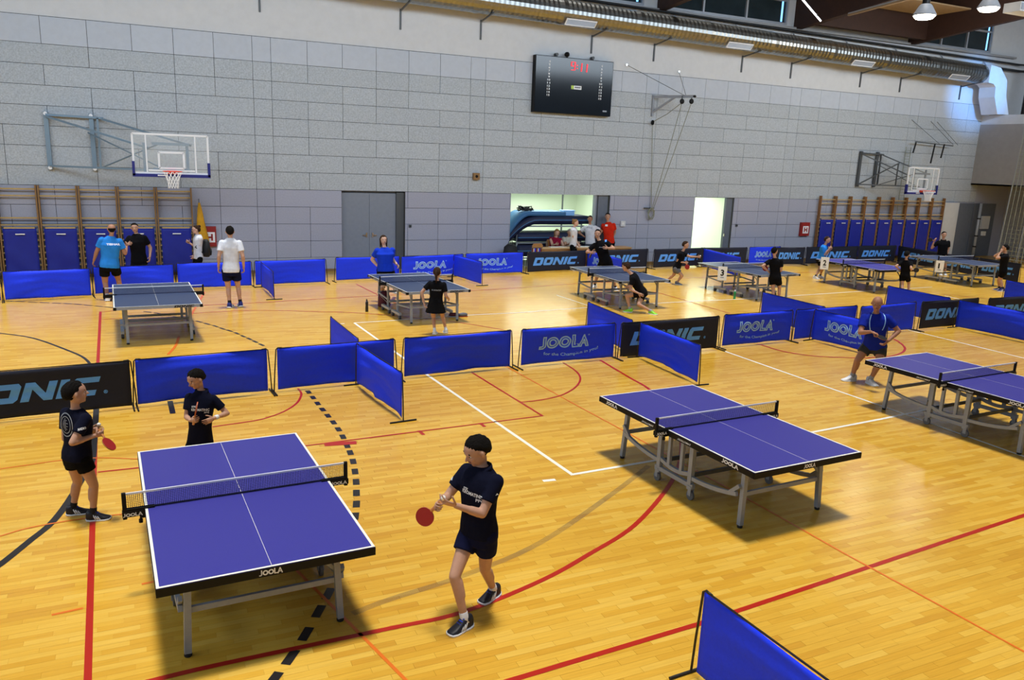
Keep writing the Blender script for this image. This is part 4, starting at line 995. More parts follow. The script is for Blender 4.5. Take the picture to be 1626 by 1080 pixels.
# far row
a = g2(2.6, 430.7); barrier('plain blue barrier at the far left frame edge, first of the back row', ext(a, (a[0]-2, a[1]-.3), 1.8), (a[0]-.06, a[1]), grp='far', fold=1.5)
FAR = [('blue far barrier under the two leftmost mats, hanging in a sag', (2.6, 430.7), (142.6, 425.6), 'blue', 1.6), ('blue far barrier behind the man in light blue', (147, 423.5), (275.3, 419), 'blue', 1.0),
       ('blue far barrier behind the man in white T-shirt', (280, 417.8), (399, 414.4), 'blue', 1.3), ('blue far barrier right of the man in white T-shirt', (404, 414), (517.2, 410.5), 'blue', 1.5),
       ('blue far barrier behind the woman in royal blue', (532.7, 408.7), (634.6, 406), 'blue', .7), ('blue far lettered barrier behind the girl in black skirt', (637.2, 407), (735.8, 402.7), 'joola', 1),
       ('blue far lettered barrier left of the judges\' desk', (739.6, 402.2), (831.3, 400), 'joola', 1), ('navy far lettered barrier in front of the judges\' desk', (838, 400), (931.7, 397), 'donic', 1),
       ('navy far lettered barrier behind the black shirted server', (936, 397), (1029.5, 394.8), 'donic', 1), ('navy far lettered barrier behind the boy in grey shorts', (1038.7, 395.6), (1120, 393), 'donic', 1),
       ('navy far lettered barrier below the pale doorway', (1113, 393), (1187, 392.4), 'donic', 1), ('blue far lettered barrier right of the pale doorway', (1190.6, 392), (1240, 391), 'joola', 1),
       ('navy far lettered barrier behind the boy with red racket', (1233, 392.6), (1279, 392.6), 'donic', 1), ('navy far lettered barrier behind the boy in bright blue', (1281, 392), (1363, 390.6), 'donic', 1),
       ('navy far lettered barrier left part of the mats on the right', (1364.4, 390), (1424, 389.5), 'donic', 1), ('navy far lettered barrier turning toward the last table', (1427.5, 390), (1499, 401.5), 'donic', 1),
       ('navy far barrier behind the last table', (1500, 402), (1555, 409), 'donic', 1), ('navy far barrier with last letter visible at right frame edge', (1556, 409), (1622, 418.5), 'donic', 1)]
for lb, a, b, k, f in FAR: barrier(lb, g2(*a), g2(*b), k, grp='far', fold=f)
barrier('crosswise blue far barrier behind the left grey table', g2(414.3, 415.2), g2(433.7, 430.7), grp='far', fold=.6)
barrier('crosswise blue far barrier right of the table with the girl', g2(721, 403.5), g2(765.6, 415.2), grp='far', fold=.6)
barrier('crosswise blue far lettered barrier hidden by the server\'s hips', g2(933, 397), g2(988, 411), 'joola', grp='far', fold=.6)
barrier('crosswise blue far barrier behind the table with card 3', g2(1117.4, 394), g2(1177, 408), grp='far', fold=.6)

# ================================================================== PEOPLE
UP = Vector((0, 0, 1))
def remesh(mb, vox, smooth=3):
    me = mb.mesh('tmp', None); o = bpy.data.objects.new('tmp', me); COL.objects.link(o)
    m = o.modifiers.new('r', 'REMESH'); m.mode = 'VOXEL'; m.voxel_size = vox
    if smooth: m2 = o.modifiers.new('s', 'SMOOTH'); m2.factor = .6; m2.iterations = smooth
    dg = bpy.context.evaluated_depsgraph_get(); dg.update(); out = bpy.data.meshes.new_from_object(o.evaluated_get(dg))
    COL.objects.unlink(o); bpy.data.objects.remove(o); bpy.data.meshes.remove(me); return out
def ik(a, b, l1, l2, hint):
    d = b-a; L_ = d.length
    if L_ > (l1+l2)*.995: b = a+d.normalized()*(l1+l2)*.995; d = b-a; L_ = d.length
    L_ = max(L_, abs(l1-l2)+.02); x = (l1*l1-l2*l2+L_*L_)/(2*L_); h = math.sqrt(max(l1*l1-x*x, 0)); n = d.normalized()
    hint = hint-n*hint.dot(n); hint = hint.normalized() if hint.length > 1e-5 else n.orthogonal(); return a+n*x+hint*h, b
def rotv(v, axis, deg): return Matrix.Rotation(math.radians(deg), 3, axis) @ v
def orph(name, me, m, parent, smooth=True, label=None):
    me.name = name; me.materials.clear(); me.materials.append(MATS[m]); me.polygons.foreach_set('use_smooth', [smooth]*len(me.polygons))
    o = bpy.data.objects.new(name, me); COL.objects.link(o); o.parent = parent
    if label: o['label'] = label
    return o
def torso_rings(pel, chest, neck, Rt, F, h, g, infl=0, skirt=False, low=0.0):
    ax = (neck-pel); up = ax.normalized(); R_ = (Rt-up*Rt.dot(up)).normalized(); f_ = up.cross(R_)
    if f_.dot(F) < 0: f_ = -f_
    prof = [(-.085+low, .088, .062), (-.04, .098, .070), (.02, .096, .069), (.25, .084, .060), (.5, .090, .064), (.72, .104, .068), (.82, .106, .062), (.91, .090, .055), (.985, .056, .045), (1.05, .032, .034)]
    L_ = ax.length; out = []
    for t_, wx_, wy_ in prof:
        if t_ <= 0: c = pel+up*(t_*h)
        else: c = pel+ax*t_+f_*(.012*h*math.sin(PI*t_))
        wx_ = wx_*h*(1+(g-1)*(.9 if t_ < .8 else .35))+infl; wy_ = wy_*h*(1+(g-1)*(1.4 if t_ < .8 else .4))+infl
        ring = []
        for k in range(20):
            a = 2*PI*k/20; ca, sa = math.cos(a), math.sin(a); e = .82
            ring.append(c+R_*(wx_*math.copysign(abs(ca)**e, ca))+f_*(wy_*math.copysign(abs(sa)**e, sa)))
        out.append(ring)
    return out, R_, f_, up
def make_hand(fm, wr, d, nrm, h, curl=.35, side=1, thumb_out=.8, grip=False):
    """fm: MB for finger chains, returns palm primitives through mb list; d: direction of the hand, nrm: palm normal"""
    hl = .105*h; d = d.normalized(); nrm = (nrm-d*nrm.dot(d)).normalized(); x = d.cross(nrm)*side       # x toward the little finger side
    pl = hl*.52; w_ = hl*.22
    base = wr+d*hl*.06
    rings = []
    for t_, ww, hh in ((-.12, .55, .62), (.1, .78, .7), (.5, 1.0, .72), (.9, 1.04, .6), (1.04, .9, .4)):
        c = base+d*pl*t_; rings.append([c+x*(w_*ww*math.cos(a))+nrm*(hl*.085*hh*1.5*math.sin(a)) for a in [2*PI*k/12 for k in range(12)]])
    fm.loft(rings)
    for i, (off, ln, rr) in enumerate(((-.78, .44, .047), (-.26, .49, .049), (.26, .45, .046), (.76, .36, .040))):
        p = base+d*(pl*(.93-.05*abs(off+.2)))+x*(w_*off); dd = rotv(d, nrm, 0); dd = (d+x*off*.12).normalized()
        cu = curl*(1+.12*i); r = rr*hl
        pts = [p-dd*pl*.25, p]; rad = [r, r*1.05]
        ax = dd.cross(nrm).normalized()
        if rotv(dd, ax, 20).dot(nrm) < dd.dot(nrm): ax = -ax
        for j, sl in enumerate((.46, .31, .23)):
            dd = rotv(dd, ax, math.degrees(cu)*(1.0 if j else .8)); p = p+dd*(hl*ln*sl); pts.append(p); rad.append(r*(1-.1*(j+1)))
        pts.append(p+dd*r*.6); rad.append(r*.35); fm.tube(pts, rad, 7)
    p = base+d*pl*.12-x*w_*.75; dd = (d*.75-x*thumb_out+nrm*(.35+.6*grip)).normalized(); r = .054*hl
    pts = [p+x*w_*.5, p]; rad = [r*1.1, r*1.15]
    for j, sl in enumerate((.20, .17, .13)):
        p = p+dd*hl*sl; pts.append(p); rad.append(r*(1-.1*j)); dd = (dd+nrm*(.15+.35*grip)+d*.2+x*.35*grip).normalized()
    pts.append(p+dd*r*.5); rad.append(r*.35); fm.tube(pts, rad, 7)
PEOPLE = {}
def person(label, h, gp, pel, neck, head, yaw=0, hyaw=None, hpitch=0, hroll=0, hL=None, hR=None, fL=None, fR=None, fyL=None, fyR=None,
           skin='skin', hair='hair_dark', hairstyle='short', top='shirt_black', bottom='shorts_black', sock='sock_white', shoe='shoe_white', girth=1.0,
           eL=(-.3, -1, .2), eR=(-.3, -1, .2), kneeF=1.0, vox=.012, sleeve=.62, shortlen=.55, curlL=.5, curlR=.5, skirt=False, seated=False,
           fliftL=0, fliftR=0, group=None, G=None, collar=False, dirL=None, dirR=None, glasses=False, headscale=1.0, long_pants=False, gripL=False, gripR=False, nosleeve=False, palmL=None, palmR=None, bend=False):
    G = G if G is not None else gz(*gp); G = Vector(G)
    D = Vector((G.x-CAM.x, G.y-CAM.y, 0)).normalized(); R = D.cross(UP)
    def J(q):
        if len(q) == 4: return Vector(q[:3])
        px, py = q[:2]; dd = q[2] if len(q) > 2 else 0; r_ = ray(px, py); o = G+D*dd; t_ = (o-CAM).dot(D)/r_.dot(D); return CAM+r_*t_
    def dirv(deg): a = math.radians(deg); return -D*math.cos(a)+R*math.sin(a)
    hyaw = yaw if hyaw is None else hyaw
    F = dirv(yaw); Rt = F.cross(UP)
    P, N_, Hd = J(pel), J(neck), J(head)
    t = thing('person', label, 'person', (G.x, G.y, 0), 0, group)
    inv = Vector((G.x, G.y, 0))
    chest = P.lerp(N_, .6)
    # ----- head frame
    hf = dirv(hyaw); hx = hf.cross(UP); hf = rotv(hf, hx, -hpitch); hu = hx.cross(hf)
    if hroll: hx = rotv(hx, hf, hroll); hu = rotv(hu, hf, hroll)
    hs = (.135*h+.07*max(0, 1.75-h))*headscale      # chin to crown is about 2*0.5*hs*1.0
    A = hs*.5
    rings, TR, TF, TU = torso_rings(P, chest, N_, Rt, F, h, girth)
    sh = {}; hip = {}
    for s, k in ((1, 'R'), (-1, 'L')):
        sh[k] = P+(N_-P)*.87+TR*(s*.100*h*(1+(girth-1)*.35)) if TR.dot(Rt) > 0 else P+(N_-P)*.87-TR*(s*.100*h)
        hip[k] = P-TU*.03*h+(Rt*(s*.056*h*(1+(girth-1)*.6)))
    UA, FA, TH, SHK = .172*h, .150*h, .245*h, .235*h
    arms = {}
    for k, tgt, hint in (('R', hR, eR), ('L', hL, eL)):
        s = 1 if k == 'R' else -1
        if tgt is None: w_ = sh[k]-UP*.30*h+F*.04*h+Rt*s*.05*h
        else: w_ = J(tgt)
        hv = F*hint[0]+UP*hint[1]+Rt*(s*hint[2]); e, w_ = ik(sh[k], w_, UA, FA, hv); arms[k] = (sh[k], e, w_)
    legs = {}
    ds = []
    for k, tgt, lift in (('R', fR, fliftR), ('L', fL, fliftL)):
        q = (Vector((G.x, G.y, 0))+Rt*(.07*h if k == 'R' else -.07*h)) if tgt is None else (Vector(tgt[:3]) if len(tgt) == 4 else gz(tgt[0], tgt[1]))
        ds.append((Vector((q.x, q.y, .048*h+lift))-hip[k]).length)
    lsc = 1 if bend else max(.80, min(1.08, max(ds)/(TH+SHK)/.985))
    for k, tgt, fy, lift in (('R', fR, fyR, fliftR), ('L', fL, fyL, fliftL)):
        s = 1 if k == 'R' else -1
        if tgt is None: a_ = Vector((G.x, G.y, 0))+Rt*s*.07*h
        elif len(tgt) == 4: a_ = Vector(tgt[:3])
        else: a_ = gz(tgt[0], tgt[1])
        fd = dirv(fy if fy is not None else yaw); ank = Vector((a_.x, a_.y, .048*h+lift))
        kn, ank2 = ik(hip[k], ank, TH*lsc, SHK*lsc, (F*.55+fd*.45)*kneeF+Rt*s*.05)
        if (ank2-ank).length > .02: ank = ank2
        legs[k] = (hip[k], kn, ank, fd)
    # ----- body: torso, neck, head, limbs as one surface
    B = MB(); B.loft(rings)
    B.caps(N_-TU*.02*h, Hd-hu*.30*hs-hf*.08*hs, .028*h*(1+(girth-1)*.5), .027*h, 12)
    # head: cranium, face, jaw, cheeks, nose, lips, ears, brow
    B.ell(Hd+hu*.12*hs-hf*.03*hs, hx*.355*hs, hf*.44*hs, hu*.39*hs, 20, 12)
    B.ell(Hd-hu*.13*hs+hf*.06*hs, hx*.300*hs, hf*.33*hs, hu*.36*hs, 18, 10)
    B.caps(Hd-hu*.37*hs+hf*.25*hs, Hd-hu*.33*hs+hf*.2*hs, .10*hs, .14*hs, 10)
    B.caps(Hd+hu*.02*hs+hf*.37*hs, Hd-hu*.11*hs+hf*.47*hs, .035*hs, .055*hs, 8); B.ell(Hd-hu*.12*hs+hf*.43*hs, hx*.075*hs, hf*.05*hs, hu*.035*hs, 10, 6)
    B.caps(Hd+hu*.085*hs+hf*.375*hs-hx*.16*hs, Hd+hu*.085*hs+hf*.375*hs+hx*.16*hs, .035*hs, .035*hs, 8)
    for s in (1, -1):
        B.ell(Hd+hx*(.375*s*hs)-hu*.03*hs-hf*.03*hs, (hx*s*.75-hf*.45)*.065*hs, (hf*.75+hx*s*.35)*.085*hs, hu*.125*hs, 10, 8)
        B.ell(Hd+hx*(.17*s*hs)-hu*.08*hs+hf*.27*hs, hx*.1*hs, hf*.09*hs, hu*.1*hs, 10, 6)
    gi = 1+(girth-1)*.7
    for k in 'RL':
        a, e, w_ = arms[k]; s = 1 if k == 'R' else -1
        B.caps(a, e, .031*h*gi, .0235*h*gi); B.caps(e, w_, .0235*h*gi, .0155*h*gi); B.caps(e.lerp(w_, .12), e.lerp(w_, .45), .0245*h*gi, .022*h*gi)
        hp, kn, an, fd = legs[k]; fd = fd.normalized()
        B.caps(hp, kn, .052*h*gi, .031*h*gi); B.caps(kn, an, .0305*h*gi, .0195*h*gi); bk = -(fd)
        B.caps(kn.lerp(an, .15)+bk*.008*h, kn.lerp(an, .45)+bk*.008*h, .030*h*gi, .027*h*gi)
        B.caps(an, an+fd*.02*h-UP*.03*h, .017*h, .012*h)
    me = remesh(B, vox, 3)
    # fingers, palms rooted in the wrists
    HM = MB()
    for k, dv, cu, gr, pn in (('R', dirR, curlR, gripR, palmR), ('L', dirL, curlL, gripL, palmL)):
        a, e, w_ = arms[k]; s = 1 if k == 'R' else -1; fdv = (w_-e).normalized()
        if dv: fdv = (F*dv[0]+UP*dv[1]+Rt*dv[2]).normalized()
        nn = -Rt*s if pn is None else F*pn[0]+UP*pn[1]+Rt*pn[2]
        if abs(nn.normalized().dot(fdv)) > .93: nn = -UP
        # x axis must point to the little finger: palm normal n, direction d -> side chosen per hand
        make_hand(HM, w_, fdv, nn, h, cu, -s, grip=gr)
        arms[k] = (a, e, w_, fdv, nn)
    bm = bmesh.new(); bm.from_mesh(me); hm = HM.mesh('h', None); bm.from_mesh(hm); bm.to_mesh(me); bm.free(); bpy.data.meshes.remove(hm)
    if vox > .009:
        pass
    T_ = Matrix.Translation(-inv)
    def put(name, me_, m, parent=t, label=None, sm=True):
        if parent is t: me_.transform(T_)
        else: me_.transform(T_)
        return orph(name, me_, m, parent, sm, label)
    body = put('body', me, skin)
    # ----- eyes, brows, mouth
    if h*F_PX/(G-CAM).length > 55:
        for s in (1, -1):
            c = Hd+hx*(.15*s*hs)+hu*.025*hs+hf*.318*hs; ee = MB().ell(c, hx*.055*hs, hf*.055*hs, hu*.030*hs, 10, 8); eo = put('eye', ee.mesh('e', None), 'print_white')
            put('iris', MB().ell(c+hf*.03*hs, hx*.038*hs, hf*.034*hs, hu*.033*hs, 8, 6).mesh('e', None), 'eye_dark', eo)
            put('eyebrow', MB().caps(c+hu*.10*hs-hx*.07*hs+hf*.035*hs, c+hu*.105*hs+hx*.07*hs+hf*.035*hs, .018*hs, .018*hs, 6).mesh('e', None), hair if hair else 'hair_grey')
        put('mouth', MB().caps(Hd-hu*.235*hs+hf*.385*hs-hx*.07*hs, Hd-hu*.235*hs+hf*.385*hs+hx*.07*hs, .022*hs, .022*hs, 6).mesh('e', None), 'lips')
    if glasses:
        g_ = MB()
        for s in (1, -1):
            c = Hd+hx*(.15*s*hs)+hu*.02*hs+hf*.44*hs; g_.tube([c+(hx*math.cos(a)*.1+hu*math.sin(a)*.07)*hs for a in [2*PI*q/10 for q in range(11)]], .012*hs, 5); g_.tube([c+hx*s*.1*hs, Hd+hx*s*.37*hs-hf*.02*hs], .01*hs, 5)
        put('glasses', g_.mesh('e', None), 'black_plastic')
    # ----- hair
    if hairstyle:
        rnd = random.Random(len(label))
        ph = [rnd.uniform(0, 6) for _ in range(4)]
        def fn(x_, y_, z_):
            if hairstyle == 'fringe': tt = (.26-abs(z_+.02)) if y_ < .12 else -1
            else:
                zm = (.08+.48*y_) if y_ > 0 else (.08+1.0*y_)
                if hairstyle in ('long', 'bob'): zm -= .2*(y_ < .3)
                tt = z_-zm+.03*math.sin(14*x_+ph[3])*(y_ > .2)
            k_ = max(0, min(1, tt*6+.5)); n_ = .03*math.sin(9*x_+7*z_+ph[0])*math.sin(8*y_+ph[1])+.022*math.sin(19*x_+ph[2]+15*y_)+.014*math.sin(31*x_+23*z_)
            if hairstyle == 'fringe': return .84+.16*k_+.3*n_*k_
            k2 = max(0, min(1, tt*2.2)); return .80+.19*k_+(.10+.05*max(0, z_))*k2+n_*k2*.9+.008*k_*math.sin(23*x_+19*y_)
        hm = MB().ell(Hd+hu*.03*hs-hf*.05*hs, hx*.365*hs, hf*.455*hs, hu*.455*hs, 56, 40, fn)
        if hairstyle in ('long',):
            for s in (1, -1): hm.caps(Hd+hx*s*.33*hs+hu*.1*hs-hf*.05*hs, Hd+hx*s*.36*hs-hu*.75*hs, .13*hs, .07*hs)
            hm.caps(Hd-hf*.3*hs, Hd-hf*.3*hs-hu*.8*hs, .25*hs, .14*hs)
        if hairstyle == 'pony': hm.tube([Hd-hf*.42*hs+hu*.25*hs, Hd-hf*.58*hs+hu*.12*hs, Hd-hf*.55*hs-hu*.4*hs, Hd-hf*.45*hs-hu*.95*hs], [.09*hs, .13*hs, .11*hs, .03*hs], 10)
        if hairstyle == 'bun': hm.ell(Hd-hf*.42*hs+hu*.42*hs, hx*.17*hs, hf*.17*hs, hu*.16*hs, 12, 8)
        put('hair', hm.mesh('hair', None), hair)
    # ----- shirt with sleeves and collar
    inf = .012*h/1.6
    Sh = MB(); rg, a1, a2, a3 = torso_rings(P, chest, N_, Rt, F, h, girth, inf+.004)
    Sh.loft(rg[1:10])
    for k in 'RL':
        a, e, w_ = arms[k][:3]
        if nosleeve: Sh.caps(a, a.lerp(e, .1), .034*h*gi+.004, .03*h*gi, 12); continue
        b_ = a.lerp(e, sleeve); r0_, r1_ = .0335*h*gi+inf, .034*h*gi+inf*.9
        d = (b_-a).normalized(); x_ = d.orthogonal().normalized(); y_ = d.cross(x_)
        Sh.ell(a, x_*r0_, y_*r0_, d*r0_, 14, 8)
        Sh.loft([[p+(x_*math.cos(q)+y_*math.sin(q))*r for q in [2*PI*j/14 for j in range(14)]] for p, r in ((a-d*.01, r0_), (a.lerp(b_, .5), (r0_+r1_)/2), (b_, r1_))])
    sm = remesh(Sh, max(vox*.9, .009), 2)
    shirt = put('shirt', sm, top)
    if collar:
        c = MB(); up_ = (Hd-N_).normalized()
        for s in (1, -1):
            pts = []
            for q in range(7):
                a = math.radians(12+q*28); pts.append(N_+TU*(.012*h-.028*h*max(0, math.cos(a)))+(F*math.cos(a)*.045+Rt*s*math.sin(a)*.05)*h)
            c.loft([[p+TU*.012*h, p+TU*.012*h+(p-N_).normalized()*.008, p-TU*.012*h+(p-N_).normalized()*.016, p-TU*.012*h] for p in pts])
        put('collar', c.mesh('c', None), top, shirt)
    # ----- shorts / skirt / trousers
    So = MB()
    So.loft(torso_rings(P, chest, N_, Rt, F, h, girth, inf*.75, low=-.005)[0][:4])
    if skirt:
        So.loft([[P+UP*z_*h+(Rt*math.cos(q)*wx_+F*math.sin(q)*wx_*.8)*h*(1+.05*math.sin(7*q)*(z_ < 0)) for q in [2*PI*j/28 for j in range(28)]] for z_, wx_ in ((.05, .088), (-.03, .112), (-.15, .150))])
    else:
        for k in 'RL':
            hp, kn, an, fd = legs[k]; q0 = hp; q1 = hp.lerp(kn, shortlen) if not long_pants else kn
            d = (q1-q0).normalized(); x_ = d.orthogonal().normalized(); y_ = d.cross(x_); ra, rb = .053*h*gi+inf, (.049*h*gi+inf*1.1) if not long_pants else .042*h
            ringp = ((q0-d*.02, ra*.9), (q0.lerp(q1, .5), (ra+rb)/2), (q1, rb))
            So.loft([[p+(x_*math.cos(q)+y_*math.sin(q))*r for q in [2*PI*j/16 for j in range(16)]] for p, r in ringp])
            So.ell(q0, x_*ra, y_*ra, d*ra, 14, 8)
            if long_pants: So.caps(kn, an, .042*h, .036*h)
    put('skirt' if skirt else ('trousers' if long_pants else 'shorts'), remesh(So, max(vox*.9, .009), 2), bottom)
    # ----- socks and shoes
    for k in 'RL':
        hp, kn, an, fd = legs[k]; d = (kn-an).normalized(); x_ = fd.cross(d).normalized() if abs(fd.dot(d)) < .98 else fd.orthogonal(); y_ = d.cross(x_)
        fdn = Vector((fd.x, fd.y, 0)).normalized(); sx = fdn.cross(UP); z0 = an.z-.048*h
        if sock:
            r0_ = .023*h*gi
            put('sock', MB().loft([[an+d*zz+(x_*math.cos(q)+y_*math.sin(q))*rr for q in [2*PI*j/12 for j in range(12)]] for zz, rr in ((-.01*h, r0_*1.1), (.015*h, r0_), (.045*h, r0_*1.0), (.048*h, r0_*.9))]).mesh('s', None), sock)
        L_ = .155*h; hb = an-UP*.048*h-fdn*.045*h; hb.z = z0
        prof = [(0, .020, .012, .058), (.04, .026, .004, .072), (.2, .029, 0, .074), (.40, .028, 0, .066), (.55, .031, 0, .047), (.75, .034, 0, .030), (.92, .029, .002, .023), (1.0, .014, .006, .016)]
        rg = []
        for f_, wd, za, zb in prof:
            c = hb+fdn*(L_*f_); wd *= h; zl, zh = za*h, zb*h; cz = (zl+zh)/2; hz = (zh-zl)/2
            ring = []
            for j in range(14):
                q = 2*PI*j/14; ca, sa = math.cos(q), math.sin(q)
                ring.append(c+sx*(wd*math.copysign(abs(ca)**.7, ca))*(1 if sa < 0 else .88)+UP*(cz+hz*math.copysign(abs(sa)**.8, sa)))
            rg.append(ring)
        so_ = put('shoe', MB().loft(rg).mesh('s', None), shoe)
        sole = MB(); rg = []
        for f_, wd, za, zb in prof:
            c = hb+fdn*(L_*(f_*1.02-.01)); wd = wd*h*1.06; zz = za*h
            rg.append([c+sx*wd+UP*(zz-.001), c+sx*wd+UP*(zz+.011*h), c-sx*wd+UP*(zz+.011*h), c-sx*wd+UP*(zz-.001)])
        put('sole', sole.loft(rg).mesh('s', None), 'print_white', so_)
        lc = MB()
        for q in range(4): f_ = .40+.07*q; zt = (.066-.0115*q)*h; c = hb+fdn*(L_*f_)+UP*zt; lc.bar(c-sx*.014*h, c+sx*.014*h, .008*h, .006*h)
        if shoe in ('shoe_black', 'shoe_blue') and vox < .0121:
            sp_ = MB()
            for q in range(3):
                for sd in (1, -1):
                    c = hb+fdn*(L_*(.42+.085*q)); p0 = c+sx*(sd*.0275*h)+UP*.012*h; p1 = c-fdn*.018*h+sx*(sd*.020*h)+UP*(.047-.006*q)*h; sp_.bar(p0, p1, .009*h, .008*h)
            put('stripes', sp_.mesh('s', None), 'print_white', so_)
        put('laces', lc.mesh('s', None), {'shoe_black': 'lace_blue', 'shoe_navy': 'lace_red'}.get(shoe, 'print_grey'), so_)
    info = dict(t=t, arms=arms, legs=legs, F=F, Rt=Rt, D=D, R=R, G=G, J=J, P=P, N=N_, Hd=Hd, shirt=shirt, sm=sm, inv=inv, h=h, put=put, TU=TU, hs=hs, hu=hu, hf=hf, hx=hx)
    return info
def on_surface(info, L_, px, py, wd, ht, name, m, slant=0, parent=None, me=None, mx=.02, rot=0, target=None):
    """letters printed on the garment: laid on the garment surface where the sight line of (px,py) meets it"""
    obj = target or info['shirt']; me = obj.data; off = info['inv']
    bvh = BVHTree.FromPolygons([v.co+off for v in me.vertices], [tuple(p.vertices) for p in me.polygons])
    hit, nrm, idx, dist = bvh.ray_cast(CAM, ray(px, py).normalized())
    if hit is None: return None
    d0 = nrm*.6-ray(px, py).normalized()*.4; d0.normalize()
    X = UP.cross(d0).normalized(); Y = d0.cross(X)
    if rot: X2 = X*math.cos(rot)+Y*math.sin(rot); Y = -X*math.sin(rot)+Y*math.cos(rot); X = X2
    v, f, asp = L_; vv = [((a-.5)*wd, (b-.5)*ht) for a, b in v]; mb = MB()
    for tri in chop(vv, f, mx):
        pts = []
        for a, b in tri:
            o = hit+X*a+Y*b+d0*.12; h2, n2, _, _ = bvh.ray_cast(o, -d0)
            pts.append((h2+n2*.003-off) if h2 is not None and (h2-o).length < .25 else None)
        if None not in pts: mb.add(pts, [(0, 1, 2)])
    return mb.build(name, m, info['t']) if mb.f else None
def racket(label, hand, blade_dir, normal, m1='rubber_red', m2='rubber_black', sc=1.0, back=0.0):
    """hand: grip centre; blade_dir: from handle to blade; normal: side m1 looks along"""
    d = Vector(blade_dir).normalized(); n = Vector(normal); n = (n-d*n.dot(d)).normalized(); x = d.cross(n)
    t = thing('table_tennis_racket', label, 'racket', hand); hand = Vector((0, 0, 0)); c = d*(.135*sc)
    def outline(s, z):
        pts = []
        for k in range(28):
            a = 2*PI*k/28; ca, sa = math.cos(a), math.sin(a); rx, ry = .075*s*sc, .079*s*sc
            q = c+x*(rx*ca)+d*(ry*sa)
            if sa < -.8: q = c+x*(rx*ca*.75)+d*(ry*sa*1.0)
            pts.append(q+n*z)
        return pts
    MB().loft([outline(1, -.003), outline(1, .003)]).build('blade', 'racket_wood', t)
    MB().loft([outline(.985, .003), outline(.985, .0065)]).build('rubber_face', m1, t); MB().loft([outline(.985, -.0065), outline(.985, -.003)]).build('rubber_face', m2, t)
    MB().loft([[d*z+x*(w_*math.cos(a))+n*(h_*math.sin(a)) for a in [2*PI*k/10 for k in range(10)]] for z, w_, h_ in ((-.05*sc, .018, .013), (-.03, .015, .012), (.03, .0135, .011), (.062*sc, .016, .008))]).build('handle', 'racket_wood', t)
    return t
def ball(label, p):
    t = bpy.data.objects.new('table_tennis_ball', MB().ell((0, 0, 0), Vector((.02, 0, 0)), Vector((0, .02, 0)), Vector((0, 0, .02)), 16, 10).mesh('ball', 'ball_white', True)); COL.objects.link(t); t.location = p; tag(t, label, 'ball')
MATS['shoe_navy'] = M('shoe_black')
# ---- the boy walking with the ball (foreground)
pC = person('dark haired boy in navy polo and shorts walking with a ball in his hand', 1.54, (757, 977), (761, 836), (765, 744), (757, 716), headscale=1.06, yaw=-42, hyaw=-62, hpitch=24,
    hR=(697, 800, -.16), hL=(724, 803, -.28), fR=(738, 998), fL=(783, 948), fyR=-48, fyL=-42, eR=(-.4, -.5, .5), eL=(-.5, -1, .5), top='shirt_navy', bottom='shorts_navy', shoe='shoe_black', vox=.008, collar=True, curlL=.35, curlR=1.0, gripR=True, palmL=(.1, .8, .6), shortlen=.48, kneeF=1.0)
w_ = pC['arms']['R'][2]; hd = pC['arms']['R'][3]
hc = w_+hd*.075
racket('red rubber racket held out by the walking boy', hc, (pC['J']((669, 826, -.2))-hc), -pC['D']+UP*.5)
ball('white ball on the walking boy\'s left hand', pC['arms']['L'][2]+pC['arms']['L'][3]*.11+UP*.03)
on_surface(pC, letters_font('STK', .03), 740, 776, .05, .022, 'shirt_print', 'print_white', rot=-.08)
on_surface(pC, letters_font('KROMATINIC', .03), 750, 785, .20, .030, 'shirt_print', 'print_white', rot=-.08)
on_surface(pC, letters_font('PPG', .03), 762, 796, .07, .026, 'shirt_print', 'print_white', rot=-.08)
on_surface(pC, letters_font('^', .05), 789, 785, .03, .014, 'sleeve_mark', 'print_white'); on_surface(pC, letters_font('^', .05), 718, 760, .03, .03, 'sleeve_mark', 'print_white')
# ---- boy on the left with racket, seen from behind
pA = person('curly dark haired boy in navy shirt with round back emblem, red racket', 1.44, (137, 822), (122, 720), (120, 652), (120, 624), yaw=124, hyaw=96, hpitch=-4, headscale=1.05,
    hR=(150, 692, -.12), hL=(142, 686, .10), fR=(149, 826), fL=(117, 817), fyR=78, fyL=84, eR=(-.6, -1, .1), eL=(-.6, -1, .1), top='shirt_navy', bottom='shorts_black', sock='sock_black', shoe='shoe_black', vox=.008, curlR=1.0, gripR=True, hairstyle='short', shortlen=.42, palmR=(0, .3, -1))
hc = pA['arms']['R'][2]+pA['arms']['R'][3]*.07
racket('red racket held low by the boy with the round emblem on his back', hc, pA['J']((170, 701, -.15))-hc, UP+pA['R']*.6-pA['D']*.1)
ball('white ball just above the free hand of the boy with the round emblem', pA['arms']['L'][2]+pA['arms']['L'][3]*.09+UP*.05)
def ringfont(n=24):
    v = []; f = []
    for r0_, r1_ in ((.5, .455), (.36, .33)):
        for k in range(n):
            a, b = 2*PI*k/n, 2*PI*(k+1)/n; o = len(v); v += [(.5+r*math.cos(q), .5+r*math.sin(q)) for r, q in ((r0_, a), (r0_, b), (r1_, b), (r1_, a))]; f.append((o, o+1, o+2, o+3))
    for k in range(9):
        y_ = .26+.06*k; w2 = .2*math.sin(PI*(k+1)/10); o = len(v); v += [(.5-w2, y_), (.5+w2*(.3+.7*(k % 2)), y_), (.5+w2*(.3+.7*(k % 2)), y_+.022), (.5-w2, y_+.022)]; f.append((o, o+1, o+2, o+3))
    return v, f, 1
on_surface(pA, ringfont(), 104, 675, .19, .24, 'back_emblem', 'print_grey', mx=.03)
on_surface(pA, letters_font('ANDRO', .04), 130, 681, .075, .024, 'sleeve_mark', 'print_white', rot=.1)
